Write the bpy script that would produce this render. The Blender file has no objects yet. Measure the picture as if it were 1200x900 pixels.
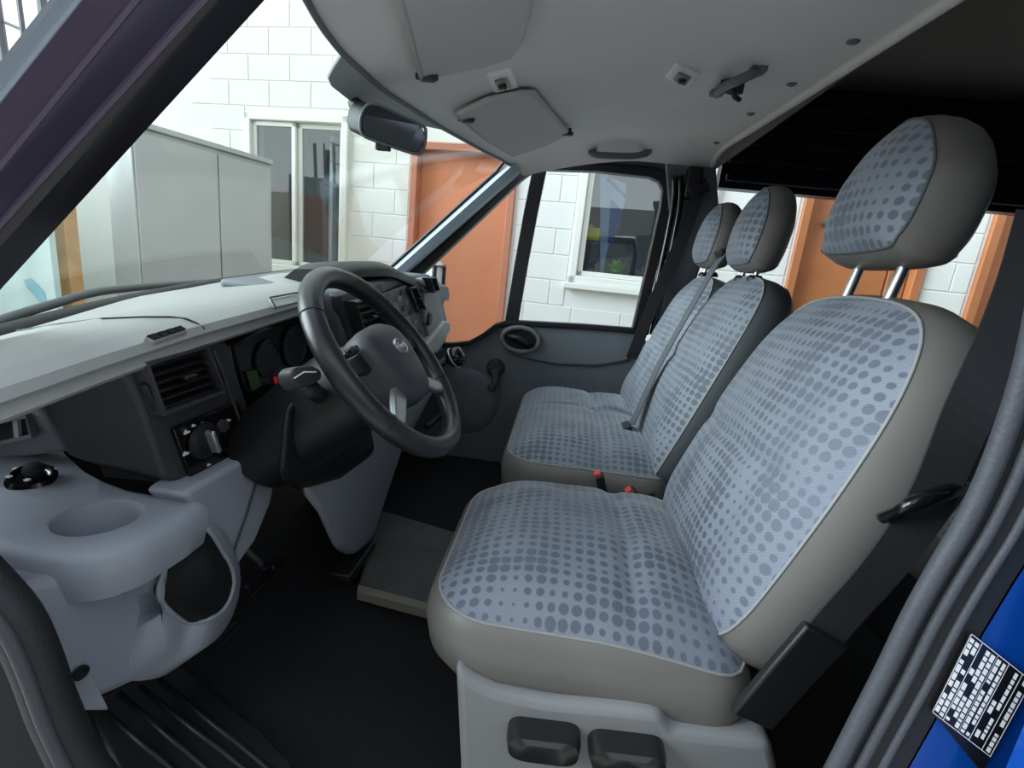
import bpy, bmesh, math, random
from mathutils import Vector as V, Matrix, noise as mnoise
random.seed(7)
scene = bpy.context.scene

# ------------------------------------------------------------------ camera
F, CX, CY = 560.0, 600.0, 450.0            # focal length and centre in pixels of the 1200x900 frame
CAM = V((0, 0, 1.5))
_d = V((-250, 2400, F)).normalized()
_l = V((60, -(-250 * 60 + F * F) / 2400, F)).normalized()
_Z = -_d; _Y = _l; _X = _Y.cross(_Z)
ROT = Matrix((_X, _Y, _Z))                  # world = ROT @ cam (x right, y down, z forward)
cd = bpy.data.cameras.new('camera'); cam = bpy.data.objects.new('camera', cd)
scene.collection.objects.link(cam); scene.camera = cam
cd.sensor_fit = 'HORIZONTAL'; cd.sensor_width = 36; cd.lens = F / 1200 * 36; cd.clip_start = .02
cr = ROT @ V((1, 0, 0)); cu = ROT @ V((0, -1, 0)); cb = ROT @ V((0, 0, -1))
cam.matrix_world = Matrix(((cr.x, cu.x, cb.x, CAM.x), (cr.y, cu.y, cb.y, CAM.y), (cr.z, cu.z, cb.z, CAM.z), (0, 0, 0, 1)))

# ------------------------------------------------------------------ sky and exposure
w = bpy.data.worlds.new('sky'); scene.world = w; w.use_nodes = True
nt = w.node_tree; nt.nodes.clear()
_o = nt.nodes.new('ShaderNodeOutputWorld'); _b = nt.nodes.new('ShaderNodeBackground')
_t = nt.nodes.new('ShaderNodeTexCoord'); _s = nt.nodes.new('ShaderNodeSeparateXYZ'); _r = nt.nodes.new('ShaderNodeValToRGB')
nt.links.new(_t.outputs['Generated'], _s.inputs[0]); nt.links.new(_s.outputs['Z'], _r.inputs[0])
nt.links.new(_r.outputs[0], _b.inputs[0]); nt.links.new(_b.outputs[0], _o.inputs[0])
_r.color_ramp.elements[0].position = 0.0; _r.color_ramp.elements[0].color = (.95, .97, 1, 1)
_r.color_ramp.elements[1].position = .7; _r.color_ramp.elements[1].color = (.76, .87, 1, 1)
_b.inputs[1].default_value = 1.1
scene.view_settings.view_transform = 'Standard'; scene.view_settings.look = 'None'
scene.view_settings.gamma = 1; scene.view_settings.use_curve_mapping = False
scene.view_settings.exposure = 0.62

sd_ = bpy.data.lights.new('front_sky_fill', 'SUN'); sd_.energy = 4.4; sd_.angle = math.radians(45); sd_.color = (.76, .88, 1)
so_ = bpy.data.objects.new('front_sky_fill', sd_); scene.collection.objects.link(so_)
so_.rotation_euler = V((.90, .22, -.31)).to_track_quat('-Z', 'Y').to_euler()      # low wide lamp added for the bright sky ahead, shining in through the windscreen

# ------------------------------------------------------------------ pixel helpers (a pixel gives a direction, the plane gives the distance)
def ray(x, y): return ROT @ V((x - CX, y - CY, F))
def UY(x, y, Y): v = ray(x, y); return CAM + v * (Y / v.y)
def UX(x, y, X): v = ray(x, y); return CAM + v * (X / v.x)
def UZ(x, y, Z): v = ray(x, y); return CAM + v * ((Z - CAM.z) / v.z)
def UP(x, y, p, n):
    v = ray(x, y); return CAM + v * ((p - CAM).dot(n) / v.dot(n))
def PR(p):
    c = ROT.transposed() @ (V(p) - CAM); return (CX + F * c.x / c.z, CY + F * c.y / c.z, c.z)

# ------------------------------------------------------------------ materials
def lin(c):
    return tuple(((v / 255) / 12.92 if v / 255 <= .04045 else ((v / 255 + .055) / 1.055) ** 2.4) for v in c) + (1,)
MATS = {}
def mat(name, col, rough=.6, metal=0, bump=0, bscale=200, var=0, vscale=6, spec=.5, emit=0, coat=0):
    if name in MATS: return MATS[name]
    m = bpy.data.materials.new(name); m.use_nodes = True; t = m.node_tree; p = t.nodes['Principled BSDF']
    c = lin(col); p.inputs['Base Color'].default_value = c; p.inputs['Roughness'].default_value = rough
    p.inputs['Metallic'].default_value = metal; p.inputs['Specular IOR Level'].default_value = spec
    if coat: p.inputs['Coat Weight'].default_value = coat; p.inputs['Coat Roughness'].default_value = .08
    tc = t.nodes.new('ShaderNodeTexCoord')
    if var:
        n = t.nodes.new('ShaderNodeTexNoise'); n.inputs['Scale'].default_value = vscale; n.inputs['Detail'].default_value = 6
        t.links.new(tc.outputs['Object'], n.inputs['Vector'])
        r = t.nodes.new('ShaderNodeValToRGB'); e = r.color_ramp.elements
        e[0].position = .3; e[1].position = .7
        e[0].color = tuple(v * (1 - var) for v in c[:3]) + (1,); e[1].color = tuple(min(1, v * (1 + var)) for v in c[:3]) + (1,)
        t.links.new(n.outputs['Fac'], r.inputs[0]); t.links.new(r.outputs[0], p.inputs['Base Color'])
    if bump:
        n = t.nodes.new('ShaderNodeTexNoise'); n.inputs['Scale'].default_value = bscale; n.inputs['Detail'].default_value = 3
        t.links.new(tc.outputs['Object'], n.inputs['Vector'])
        b = t.nodes.new('ShaderNodeBump'); b.inputs['Strength'].default_value = bump; b.inputs['Distance'].default_value = .002
        t.links.new(n.outputs['Fac'], b.inputs['Height']); t.links.new(b.outputs[0], p.inputs['Normal'])
    if emit:
        p.inputs['Emission Color'].default_value = c; p.inputs['Emission Strength'].default_value = emit
    MATS[name] = m; return m

def glass_mat(name, tint, refl=1.0, rough=0.0, f0=.025):
    m = bpy.data.materials.new(name); m.use_nodes = True; t = m.node_tree; t.nodes.clear()
    o = t.nodes.new('ShaderNodeOutputMaterial'); mx = t.nodes.new('ShaderNodeMixShader')
    tr = t.nodes.new('ShaderNodeBsdfTransparent'); tr.inputs[0].default_value = tint
    g = t.nodes.new('ShaderNodeBsdfGlossy'); g.inputs['Roughness'].default_value = rough
    lw = t.nodes.new('ShaderNodeLayerWeight'); lw.inputs[0].default_value = .5        # Schlick reflection, same from both sides
    pw = t.nodes.new('ShaderNodeMath'); pw.operation = 'POWER'; pw.inputs[1].default_value = 5; t.links.new(lw.outputs['Facing'], pw.inputs[0])
    ma = t.nodes.new('ShaderNodeMath'); ma.operation = 'MULTIPLY_ADD'; ma.inputs[1].default_value = .8 * refl; ma.inputs[2].default_value = f0 * refl
    t.links.new(pw.outputs[0], ma.inputs[0]); f = ma
    t.links.new(f.outputs[0], mx.inputs[0]); t.links.new(tr.outputs[0], mx.inputs[1]); t.links.new(g.outputs[0], mx.inputs[2])
    t.links.new(mx.outputs[0], o.inputs[0]); MATS[name] = m; return m

def fabric_mat():
    m = bpy.data.materials.new('dotted_fabric'); m.use_nodes = True; t = m.node_tree; p = t.nodes['Principled BSDF']
    N = t.nodes.new; L = t.links.new
    def math_(op, a, b=None):
        n = N('ShaderNodeMath'); n.operation = op
        for i, q in enumerate((a, b)):
            if q is None: continue
            if isinstance(q, (int, float)): n.inputs[i].default_value = q
            else: L(q, n.inputs[i])
        return n.outputs[0]
    uv = N('ShaderNodeUVMap'); uv.uv_map = 'UVMap'
    # slight waviness of the weave so the dot rows do not look ruled
    wn = N('ShaderNodeTexNoise'); wn.inputs['Scale'].default_value = 9; L(uv.outputs[0], wn.inputs['Vector'])
    ws = N('ShaderNodeVectorMath'); ws.operation = 'SCALE'; ws.inputs['Scale'].default_value = .012; L(wn.outputs['Color'], ws.inputs[0])
    ad = N('ShaderNodeVectorMath'); ad.operation = 'ADD'; L(uv.outputs[0], ad.inputs[0]); L(ws.outputs[0], ad.inputs[1])
    mu = N('ShaderNodeVectorMath'); mu.operation = 'MULTIPLY'; mu.inputs[1].default_value = (50, 58, 1); L(ad.outputs[0], mu.inputs[0])
    sx = N('ShaderNodeSeparateXYZ'); L(mu.outputs[0], sx.inputs[0])
    fx = math_('SUBTRACT', math_('FRACT', sx.outputs[0]), .5); fy = math_('SUBTRACT', math_('FRACT', sx.outputs[1]), .5)
    d = math_('SQRT', math_('ADD', math_('MULTIPLY', fx, fx), math_('MULTIPLY', fy, fy)))
    cb_ = N('ShaderNodeCombineXYZ'); L(math_('FLOOR', sx.outputs[0]), cb_.inputs[0]); L(math_('FLOOR', sx.outputs[1]), cb_.inputs[1])
    sn = N('ShaderNodeTexNoise'); sn.inputs['Scale'].default_value = .23; sn.inputs['Detail'].default_value = 2; L(cb_.outputs[0], sn.inputs['Vector'])
    rad = math_('ADD', math_('MULTIPLY', math_('SUBTRACT', sn.outputs['Fac'], .5), 1.0), .335)
    mr = N('ShaderNodeMapRange'); mr.inputs['From Min'].default_value = -.05; mr.inputs['From Max'].default_value = .05
    L(math_('SUBTRACT', rad, d), mr.inputs['Value'])
    # some patches carry paler dots
    pn = N('ShaderNodeTexNoise'); pn.inputs['Scale'].default_value = 3.3; L(uv.outputs[0], pn.inputs['Vector'])
    pr = N('ShaderNodeMapRange'); pr.inputs['From Min'].default_value = .42; pr.inputs['From Max'].default_value = .62
    L(pn.outputs['Fac'], pr.inputs['Value'])
    base = N('ShaderNodeMix'); base.data_type = 'RGBA'; L(pr.outputs[0], base.inputs[0])
    base.inputs[6].default_value = lin((136, 143, 154)); base.inputs[7].default_value = lin((129, 136, 148))
    dot = N('ShaderNodeMix'); dot.data_type = 'RGBA'; L(pr.outputs[0], dot.inputs[0])
    dot.inputs[6].default_value = lin((94, 101, 114)); dot.inputs[7].default_value = lin((108, 115, 128))
    mx = N('ShaderNodeMix'); mx.data_type = 'RGBA'; L(mr.outputs[0], mx.inputs[0]); L(base.outputs[2], mx.inputs[6]); L(dot.outputs[2], mx.inputs[7])
    # fine diagonal weave
    wv = N('ShaderNodeTexWave'); wv.wave_type = 'BANDS'; wv.bands_direction = 'DIAGONAL'; wv.inputs['Scale'].default_value = 160; wv.inputs['Distortion'].default_value = 1.5
    L(uv.outputs[0], wv.inputs['Vector'])
    m2 = N('ShaderNodeMix'); m2.data_type = 'RGBA'; m2.blend_type = 'MULTIPLY'; m2.inputs[0].default_value = .22
    L(mx.outputs[2], m2.inputs[6]); L(wv.outputs['Color'], m2.inputs[7])
    L(m2.outputs[2], p.inputs['Base Color'])
    p.inputs['Roughness'].default_value = .62; p.inputs['Sheen Weight'].default_value = .35; p.inputs['Sheen Roughness'].default_value = .4
    b = N('ShaderNodeBump'); b.inputs['Strength'].default_value = .25; b.inputs['Distance'].default_value = .001
    L(wv.outputs['Fac'], b.inputs['Height']); L(b.outputs[0], p.inputs['Normal'])
    MATS['fabric'] = m; return m
FABRIC = fabric_mat()
VINYL = mat('grey_vinyl', (114, 111, 105), .42, bump=.12, bscale=500, var=.05, vscale=8)
VINYL_D = mat('dark_grey_vinyl', (84, 88, 92), .5, bump=.12, bscale=500)
THREAD = mat('piping_cord', (150, 150, 146), .6)
GREY = mat('pale_grey_plastic', (146, 150, 158), .55, bump=.25, bscale=700, var=.03)
GREYD = mat('mid_grey_plastic', (104, 108, 114), .55, bump=.25, bscale=700)
SEATP = mat('seat_base_plastic', (134, 134, 133), .5, bump=.2, bscale=700)
CHAR = mat('charcoal_plastic', (56, 56, 60), .5, bump=.3, bscale=800)
BLACK = mat('black_plastic', (24, 24, 27), .45, bump=.2, bscale=700)
BLACKM = mat('matte_black', (12, 12, 13), .8)
GLOSSB = mat('gloss_black', (14, 14, 16), .18)
RUBBER = mat('rubber_seal', (26, 27, 29), .6, bump=.3, bscale=300)
LEATHER = mat('black_leather', (40, 40, 43), .27, bump=.2, bscale=900)
CARPET = mat('black_carpet', (20, 20, 22), .95, bump=.9, bscale=900, var=.2, vscale=40)
FMAT = mat('dusty_rubber_mat', (74, 77, 76), .75, var=.18, vscale=9, bump=.4, bscale=300)
HEAD = mat('headliner_felt', (224, 220, 218), .9, bump=.3, bscale=900, var=.02)
VISORM = mat('visor_vinyl', (190, 187, 186), .75, bump=.2, bscale=600)
DASHT = mat('dash_top_plastic', (158, 159, 156), .34, bump=.35, bscale=900, var=.04, vscale=10)
WHITEP = mat('white_plastic', (236, 236, 232), .4)
METAL = mat('brushed_metal', (200, 200, 196), .28, 1)
SILVER = mat('silver_trim', (186, 188, 190), .3, .8)
RED = mat('red_button', (226, 70, 60), .4)
BELT = mat('seat_belt_webbing', (30, 30, 32), .7, bump=.5, bscale=800)
BELTG = mat('grey_belt_webbing', (88, 92, 98), .6, bump=.5, bscale=800)
BLUE = mat('blue_paint', (8, 64, 142), .22, coat=.6)
NAVY = mat('navy_paint', (5, 7, 18), .6, spec=.2)
PILLAR = mat('pillar_purple_black', (60, 55, 74), .35, var=.12, vscale=5)
PLUM = mat('pillar_plum_rubber', (98, 85, 105), .4, var=.15, vscale=5)
PGREY = mat('pillar_cloth_grey', (170, 182, 194), .6, bump=.2)
DARKP = mat('dark_painted_panel', (30, 32, 42), .35)
CARGO = mat('cargo_lining', (104, 103, 98), .9)
BLOCKM = mat('white_painted_block', (222, 221, 214), .85, bump=.3, bscale=60, var=.025, vscale=3)
PLASTER = mat('white_plaster', (222, 222, 216), .9, bump=.25, bscale=40, var=.02, vscale=2)
WFRAME = mat('window_frame_cream', (222, 222, 212), .5)
DOORB = mat('terracotta_door_paint', (196, 122, 84), .55, var=.05, vscale=3)
DOORF = mat('door_frame_brown', (176, 112, 84), .55, var=.05, vscale=3)
WOODD = mat('rear_door_wood', (172, 106, 62), .55, var=.12, vscale=4)
CABM = mat('galvanised_sheet', (176, 180, 180), .5, .25, var=.06, vscale=2)
DIM = mat('dim_room_wall', (176, 178, 180), .9)
TAN = mat('tan_timber', (212, 164, 112), .7, var=.12, vscale=10)
PALE = mat('pale_board', (206, 226, 226), .8, var=.05, vscale=2)
BLUEST = mat('pale_blue_stain', (150, 196, 212), .8)
CONC = mat('concrete_ground', (206, 200, 188), .9, var=.06, vscale=2)
IRON = mat('grey_iron', (96, 98, 104), .5, .3)
YEL = mat('yellow_card', (236, 214, 40), .6)
LEAF = mat('green_leaf', (120, 168, 60), .6)
TERRA = mat('red_pot', (196, 74, 50), .6)
CLOTHW = mat('blue_white_cloth', (196, 212, 238), .8)
CLOTHB = mat('blue_cloth_stripe', (66, 98, 168), .8)
GLASS = glass_mat('windscreen_glass', (.945, .965, .925, 1), .5)
FLATB = mat('flat_black', (10, 10, 11), .7, spec=.2)
GLASS2 = glass_mat('side_glass', (.96, .98, .97, 1), .5)
GLASS3 = glass_mat('house_glass', (.80, .86, .90, 1), f0=.14)
MIRROR = mat('mirror_glass', (150, 156, 162), .04, 1)

# ------------------------------------------------------------------ object helpers
ORG = {}
def put(name, vf, m, parent=None, smooth=False, uv=None, base=None, bevel=0, sub=0, angle=35):
    vs, fs = vf; vs = [V(v) for v in vs]
    if parent is not None: o0 = ORG[parent.name]
    else:
        if base is None:
            o0 = V((sum(v.x for v in vs) / len(vs), sum(v.y for v in vs) / len(vs), min(v.z for v in vs)))
        else: o0 = V(base)
    me = bpy.data.meshes.new(name); me.from_pydata([v - o0 for v in vs], [], fs); me.update()
    bm = bmesh.new(); bm.from_mesh(me); bmesh.ops.recalc_face_normals(bm, faces=bm.faces); bm.to_mesh(me); bm.free()
    if uv:
        l = me.uv_layers.new(name='UVMap')
        for lp in me.loops: l.data[lp.index].uv = uv[lp.vertex_index]
    me.materials.append(m)
    o = bpy.data.objects.new(name, me); scene.collection.objects.link(o)
    if parent is not None: o.parent = parent
    else: o.location = o0
    ORG[o.name] = o0
    if smooth:
        me.polygons.foreach_set('use_smooth', [True] * len(me.polygons))
        if smooth == 'auto': me.set_sharp_from_angle(angle=math.radians(angle))
    if bevel:
        b = o.modifiers.new('bevel', 'BEVEL'); b.width = bevel; b.segments = 3; b.limit_method = 'ANGLE'; b.angle_limit = math.radians(30)
        me.polygons.foreach_set('use_smooth', [True] * len(me.polygons)); me.set_sharp_from_angle(angle=math.radians(45))
        b.harden_normals = False
    if sub:
        s = o.modifiers.new('subd', 'SUBSURF'); s.levels = sub; s.render_levels = sub
    return o
def tag(o, label, cat=None, group=None, kind=None):
    o['label'] = label
    if cat: o['category'] = cat
    if group: o['group'] = group
    if kind: o['kind'] = kind
    return o
def struct(o, label=None):
    o['kind'] = 'structure'
    if label: o['label'] = label
    return o
def empty(name, loc):
    o = bpy.data.objects.new(name, None); o.location = loc; scene.collection.objects.link(o); o.empty_display_size = .05
    ORG[o.name] = V(loc); return o

# ------------------------------------------------------------------ shape helpers: each returns (verts, faces)
def join(*parts):
    vs, fs = [], []
    for v, f in parts:
        k = len(vs); vs += list(v); fs += [tuple(i + k for i in q) for q in f]
    return vs, fs
def boxf(c, A, B, C):
    c = V(c); A = V(A); B = V(B); C = V(C)
    vs = [c + A * i + B * j + C * k for i in (-1, 1) for j in (-1, 1) for k in (-1, 1)]
    return vs, [(0, 1, 3, 2), (4, 6, 7, 5), (0, 4, 5, 1), (2, 3, 7, 6), (0, 2, 6, 4), (1, 5, 7, 3)]
def box(x0, x1, y0, y1, z0, z1):
    return boxf(((x0 + x1) / 2, (y0 + y1) / 2, (z0 + z1) / 2), ((x1 - x0) / 2, 0, 0), (0, (y1 - y0) / 2, 0), (0, 0, (z1 - z0) / 2))
def prism(pts, vec):
    n = len(pts); vec = V(vec); vs = [V(p) for p in pts] + [V(p) + vec for p in pts]
    return vs, [tuple(range(n)), tuple(reversed(range(n, 2 * n)))] + [(i, i + n, (i + 1) % n + n, (i + 1) % n) for i in range(n)]
def loft(rings, cap=True, closed=True):
    n = len(rings[0]); vs = [V(p) for r in rings for p in r]; fs = []
    for k in range(len(rings) - 1):
        for i in range(n if closed else n - 1):
            j = (i + 1) % n; fs.append((k * n + i, k * n + j, (k + 1) * n + j, (k + 1) * n + i))
    if cap: fs += [tuple(reversed(range(n))), tuple(range((len(rings) - 1) * n, len(rings) * n))]
    return vs, fs
def catmull(pts, n, closed=False):
    pts = [V(p) for p in pts]; m = len(pts); out = []
    segs = m if closed else m - 1
    for s in range(segs):
        if closed: p0, p1, p2, p3 = (pts[(s + k - 1) % m] for k in range(4))
        else: p0 = pts[max(0, s - 1)]; p1 = pts[s]; p2 = pts[s + 1]; p3 = pts[min(m - 1, s + 2)]
        for i in range(n):
            t = i / n
            out.append(.5 * ((2 * p1) + (p2 - p0) * t + (2 * p0 - 5 * p1 + 4 * p2 - p3) * t * t + (3 * p1 - p0 - 3 * p2 + p3) * t ** 3))
    if not closed: out.append(pts[-1])
    return out
def tube(path, r, n=10, closed=False, ry=None, up=None):
    path = [V(p) for p in path]; m = len(path); rings = []; prev = None
    rr = r if isinstance(r, (list, tuple)) else [r] * m
    for i, p in enumerate(path):
        a = path[(i - 1) % m] if (closed or i) else p; b = path[(i + 1) % m] if (closed or i < m - 1) else p
        t = (b - a).normalized()
        if up is not None: u = V(up)
        elif prev is None: u = V((0, 0, 1)) if abs(t.z) < .9 else V((1, 0, 0))
        else: u = prev
        u = (u - t * u.dot(t)).normalized(); prev = u; s = t.cross(u)
        k = (ry / r if ry and not isinstance(r, (list, tuple)) else 1)
        rings.append([p + u * (math.cos(2 * math.pi * j / n) * rr[i] * k) + s * (math.sin(2 * math.pi * j / n) * rr[i]) for j in range(n)])
    if closed:
        rings.append(rings[0]); return loft(rings, cap=False)
    return loft(rings)
def strip(path, wid, th, side, closed=False):
    """flat band of rectangular section; side = width direction (vector or list)"""
    path = [V(p) for p in path]; m = len(path); rings = []
    for i, p in enumerate(path):
        a = path[(i - 1) % m] if (closed or i) else p; b = path[(i + 1) % m] if (closed or i < m - 1) else p
        t = (b - a).normalized(); s = V(side[i]) if isinstance(side, list) else V(side)
        s = (s - t * s.dot(t)).normalized(); nn = t.cross(s)
        ww = wid[i] if isinstance(wid, (list, tuple)) else wid
        rings.append([p + s * ww / 2 + nn * th / 2, p + s * ww / 2 - nn * th / 2, p - s * ww / 2 - nn * th / 2, p - s * ww / 2 + nn * th / 2])
    if closed: rings.append(rings[0]); return loft(rings, cap=False)
    return loft(rings)
def lathe(c, axis, prof, n=24):
    """prof: list of (radius, height along axis)"""
    c = V(c); ax = V(axis).normalized(); u = ax.orthogonal().normalized(); s = ax.cross(u)
    return loft([[c + ax * h + (u * math.cos(2 * math.pi * j / n) + s * math.sin(2 * math.pi * j / n)) * max(r, 1e-5) for j in range(n)] for r, h in prof])
def gridf(P):
    n, m = len(P), len(P[0]); vs = [V(p) for r in P for p in r]
    return vs, [(i * m + j, i * m + j + 1, (i + 1) * m + j + 1, (i + 1) * m + j) for i in range(n - 1) for j in range(m - 1)]
def shell(P, vec):
    """grid given a thickness along vec"""
    n, m = len(P), len(P[0]); vec = V(vec); a, fa = gridf(P)
    vs = a + [v + vec for v in a]; k = n * m; fs = list(fa) + [tuple(reversed([i + k for i in f])) for f in fa]
    rim = [(0, j) for j in range(m)] + [(i, m - 1) for i in range(1, n)] + [(n - 1, j) for j in range(m - 2, -1, -1)] + [(i, 0) for i in range(n - 2, 0, -1)]
    rim = [i * m + j for i, j in rim]
    for q in range(len(rim)):
        x, y = rim[q], rim[(q + 1) % len(rim)]; fs.append((y, x, x + k, y + k))
    return vs, fs
def rrect(a0, a1, b0, b1, r, n=6):
    """rounded rectangle outline in 2-D; r = (r at a0b0, a1b0, a1b1, a0b1)"""
    if not isinstance(r, (list, tuple)): r = (r,) * 4
    out = []
    for (ca, cb2, rr, s) in ((a0 + r[0], b0 + r[0], r[0], 180), (a1 - r[1], b0 + r[1], r[1], 270), (a1 - r[2], b1 - r[2], r[2], 0), (a0 + r[3], b1 - r[3], r[3], 90)):
        for i in range(n + 1):
            t = math.radians(s + 90 * i / n); out.append((ca + rr * math.cos(t), cb2 + rr * math.sin(t)))
    return out
def resample(pts, n):
    pts = [V((p[0], p[1], 0)) for p in pts]; m = len(pts)
    L = [0]
    for i in range(m): L.append(L[-1] + (pts[(i + 1) % m] - pts[i]).length)
    out = []; k = 0
    for i in range(n):
        t = L[-1] * i / n
        while L[k + 1] < t: k += 1
        f = (t - L[k]) / max(1e-9, L[k + 1] - L[k]); out.append(pts[k].lerp(pts[(k + 1) % m], f))
    return out
def pad(outline, frame, side, hfun, seam=None, n=96, K=18, uvoff=(0, 0)):
    """upholstered pad: outline (a,b) is the seam; side rings [(outset, c)...] run away from the seam; hfun(t,a,b) domes the cover"""
    O, A, B, C = (V(q) for q in frame); pts = resample(outline, n)
    cen = V((0, 0, 0))
    for p in pts: cen += p
    cen /= n
    nor = []
    for i in range(n):
        t = (pts[(i + 2) % n] - pts[i - 2]).normalized(); nn = V((t.y, -t.x, 0))
        if nn.dot(pts[i] - cen) < 0: nn = -nn
        nor.append(nn)
    sm = seam or (lambda a, b: 0)
    W = lambda a, b, c: O + A * a + B * b + C * (c + sm(a, b))
    rings = [[W(pts[i].x, pts[i].y, 0) for i in range(n)]]
    for (o, c) in side:
        rings.append([W(pts[i].x + nor[i].x * o, pts[i].y + nor[i].y * o, c) for i in range(n)])
    sv, sf = loft(rings, cap=False); sf.append(tuple(range(len(side) * n, (len(side) + 1) * n)))
    tv, tf, uv = [], [], []
    for k in range(K):
        t = 1 - k / K; t = t if k == 0 else t ** .8
        for i in range(n):
            q = cen + (pts[i] - cen) * t; tv.append(W(q.x, q.y, hfun(t, q.x, q.y))); uv.append((q.x + uvoff[0], q.y + uvoff[1]))
    for k in range(K - 1):
        for i in range(n): tf.append((k * n + i, k * n + (i + 1) % n, (k + 1) * n + (i + 1) % n, (k + 1) * n + i))
    tv.append(W(cen.x, cen.y, hfun(0, cen.x, cen.y))); uv.append((cen.x + uvoff[0], cen.y + uvoff[1]))
    for i in range(n): tf.append(((K - 1) * n + i, (K - 1) * n + (i + 1) % n, len(tv) - 1))
    return (sv, sf), (tv, tf), uv, rings[0]
def text_mesh(name, txt, size, O, A, B, m, parent, th=.0004):
    """lettering as mesh: A = reading direction, B = up"""
    c = bpy.data.curves.new(name + '_c', 'FONT'); c.body = txt; c.size = size; c.align_x = 'CENTER'; c.align_y = 'CENTER'; c.extrude = th; c.resolution_u = 3
    t = bpy.data.objects.new(name + '_t', c); scene.collection.objects.link(t)
    dg = bpy.context.evaluated_depsgraph_get(); me = bpy.data.meshes.new_from_object(t.evaluated_get(dg))
    A = V(A).normalized(); B = V(B).normalized(); C = A.cross(B); O = V(O)
    vs = [O + A * v.co.x + B * v.co.y + C * v.co.z for v in me.vertices]; fs = [tuple(p.vertices) for p in me.polygons]
    bpy.data.objects.remove(t); bpy.data.curves.remove(c)
    return put(name, (vs, fs), m, parent)

# ================================================================== OUTSIDE: house wall, ground, yard
WN = V((.11, 1, 0)).normalized(); WP = V((0, 4.0, 0)); WS = V((1, -.11, 0)).normalized()   # wall plane and its running direction
def UW(x, y, off=0): return UP(x, y, WP + WN * off, WN)
def ws(p): return (V(p) - WP).dot(WS)
def WW(s, z, off=0): return WP + WS * s + WN * off + V((0, 0, z))
def wbox(s0, s1, z0, z1, o0, o1):
    return boxf(WW((s0 + s1) / 2, (z0 + z1) / 2, (o0 + o1) / 2), WS * ((s1 - s0) / 2), WN * ((o1 - o0) / 2), V((0, 0, (z1 - z0) / 2)))

struct(put('ground', box(-9, 9, -6, 9, -.1, 0), CONC, base=(0, 0, 0)))
# openings of the wall in (s, z)
OP = {'win_a': (ws(UW(290, 200)), ws(UW(409, 200)), 1.30, 2.62), 'door_a': (ws(UW(480, 250)), ws(UW(602, 250)), 0, 2.46),
      'win_b': (ws(UW(667, 320)), ws(UW(667, 320)) + 1.02, 1.47, 2.66), 'door_b': (ws(UW(921, 330)), ws(UW(921, 330)) + .86, 0, 2.46),
      'door_c': (ws(UW(1147, 310)), ws(UW(1147, 310)) + .9, 0, 2.46)}
S0, S1 = -6.5, 5.5
cuts = sorted(OP.values()); pieces = []
s = S0
for a, b, z0, z1 in cuts:
    pieces.append(wbox(s, a, 0, 3.9, .005, .22))
    if z0 > 0: pieces.append(wbox(a, b, 0, z0, .005, .22))
    pieces.append(wbox(a, b, z1, 3.9, .005, .22)); s = b
pieces.append(wbox(s, S1, 0, 3.9, .005, .22))
wall = struct(put('wall_back', join(*pieces), PLASTER, base=WW(0, 0)), 'white painted concrete block wall of the house')
def bevel_block(s0, s1, z0, z1):
    b = .004; back = [WW(s0, z0, .006), WW(s1, z0, .006), WW(s1, z1, .006), WW(s0, z1, .006)]
    mid = [WW(s0, z0, .002), WW(s1, z0, .002), WW(s1, z1, .002), WW(s0, z1, .002)]
    fr = [WW(s0 + b, z0 + b, 0), WW(s1 - b, z0 + b, 0), WW(s1 - b, z1 - b, 0), WW(s0 + b, z1 - b, 0)]
    return loft([back, mid, fr])
nb = 0; proto_blk = {}
BH, BW = .2, .4
for row in range(0, 19):
    z0 = row * BH + .006 + .072; z1 = (row + 1) * BH - .002 + .072
    s = S0 + (BW / 2 if row % 2 else 0)
    while s < S1:
        spans = [(s + .004, s + BW - .004)]
        for a, b, oz0, oz1 in cuts:
            if z1 > oz0 - .03 and z0 < oz1 + .03:
                ns = []
                for p, q in spans:
                    if q <= a - .02 or p >= b + .02: ns.append((p, q))
                    else:
                        if a - .02 - p > .05: ns.append((p, a - .02))
                        if q - b - .02 > .05: ns.append((b + .02, q))
                spans = ns
        for p, q in spans:
            c = WW((p + q) / 2, (z0 + z1) / 2); px, py, dz = PR(c)
            if not (225 < px < 1215 and -15 < py < 410) or nb >= 300: continue
            key = (round(q - p, 3))
            if key in proto_blk:
                src = proto_blk[key]; o = src[0].copy(); scene.collection.objects.link(o)
                o.location = c - src[1]; o.parent = wall
            else:
                o = put('block', bevel_block(p, q, z0, z1), BLOCKM, wall)
                proto_blk[key] = (o, c.copy())
            nb += 1
        s += BW

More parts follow.
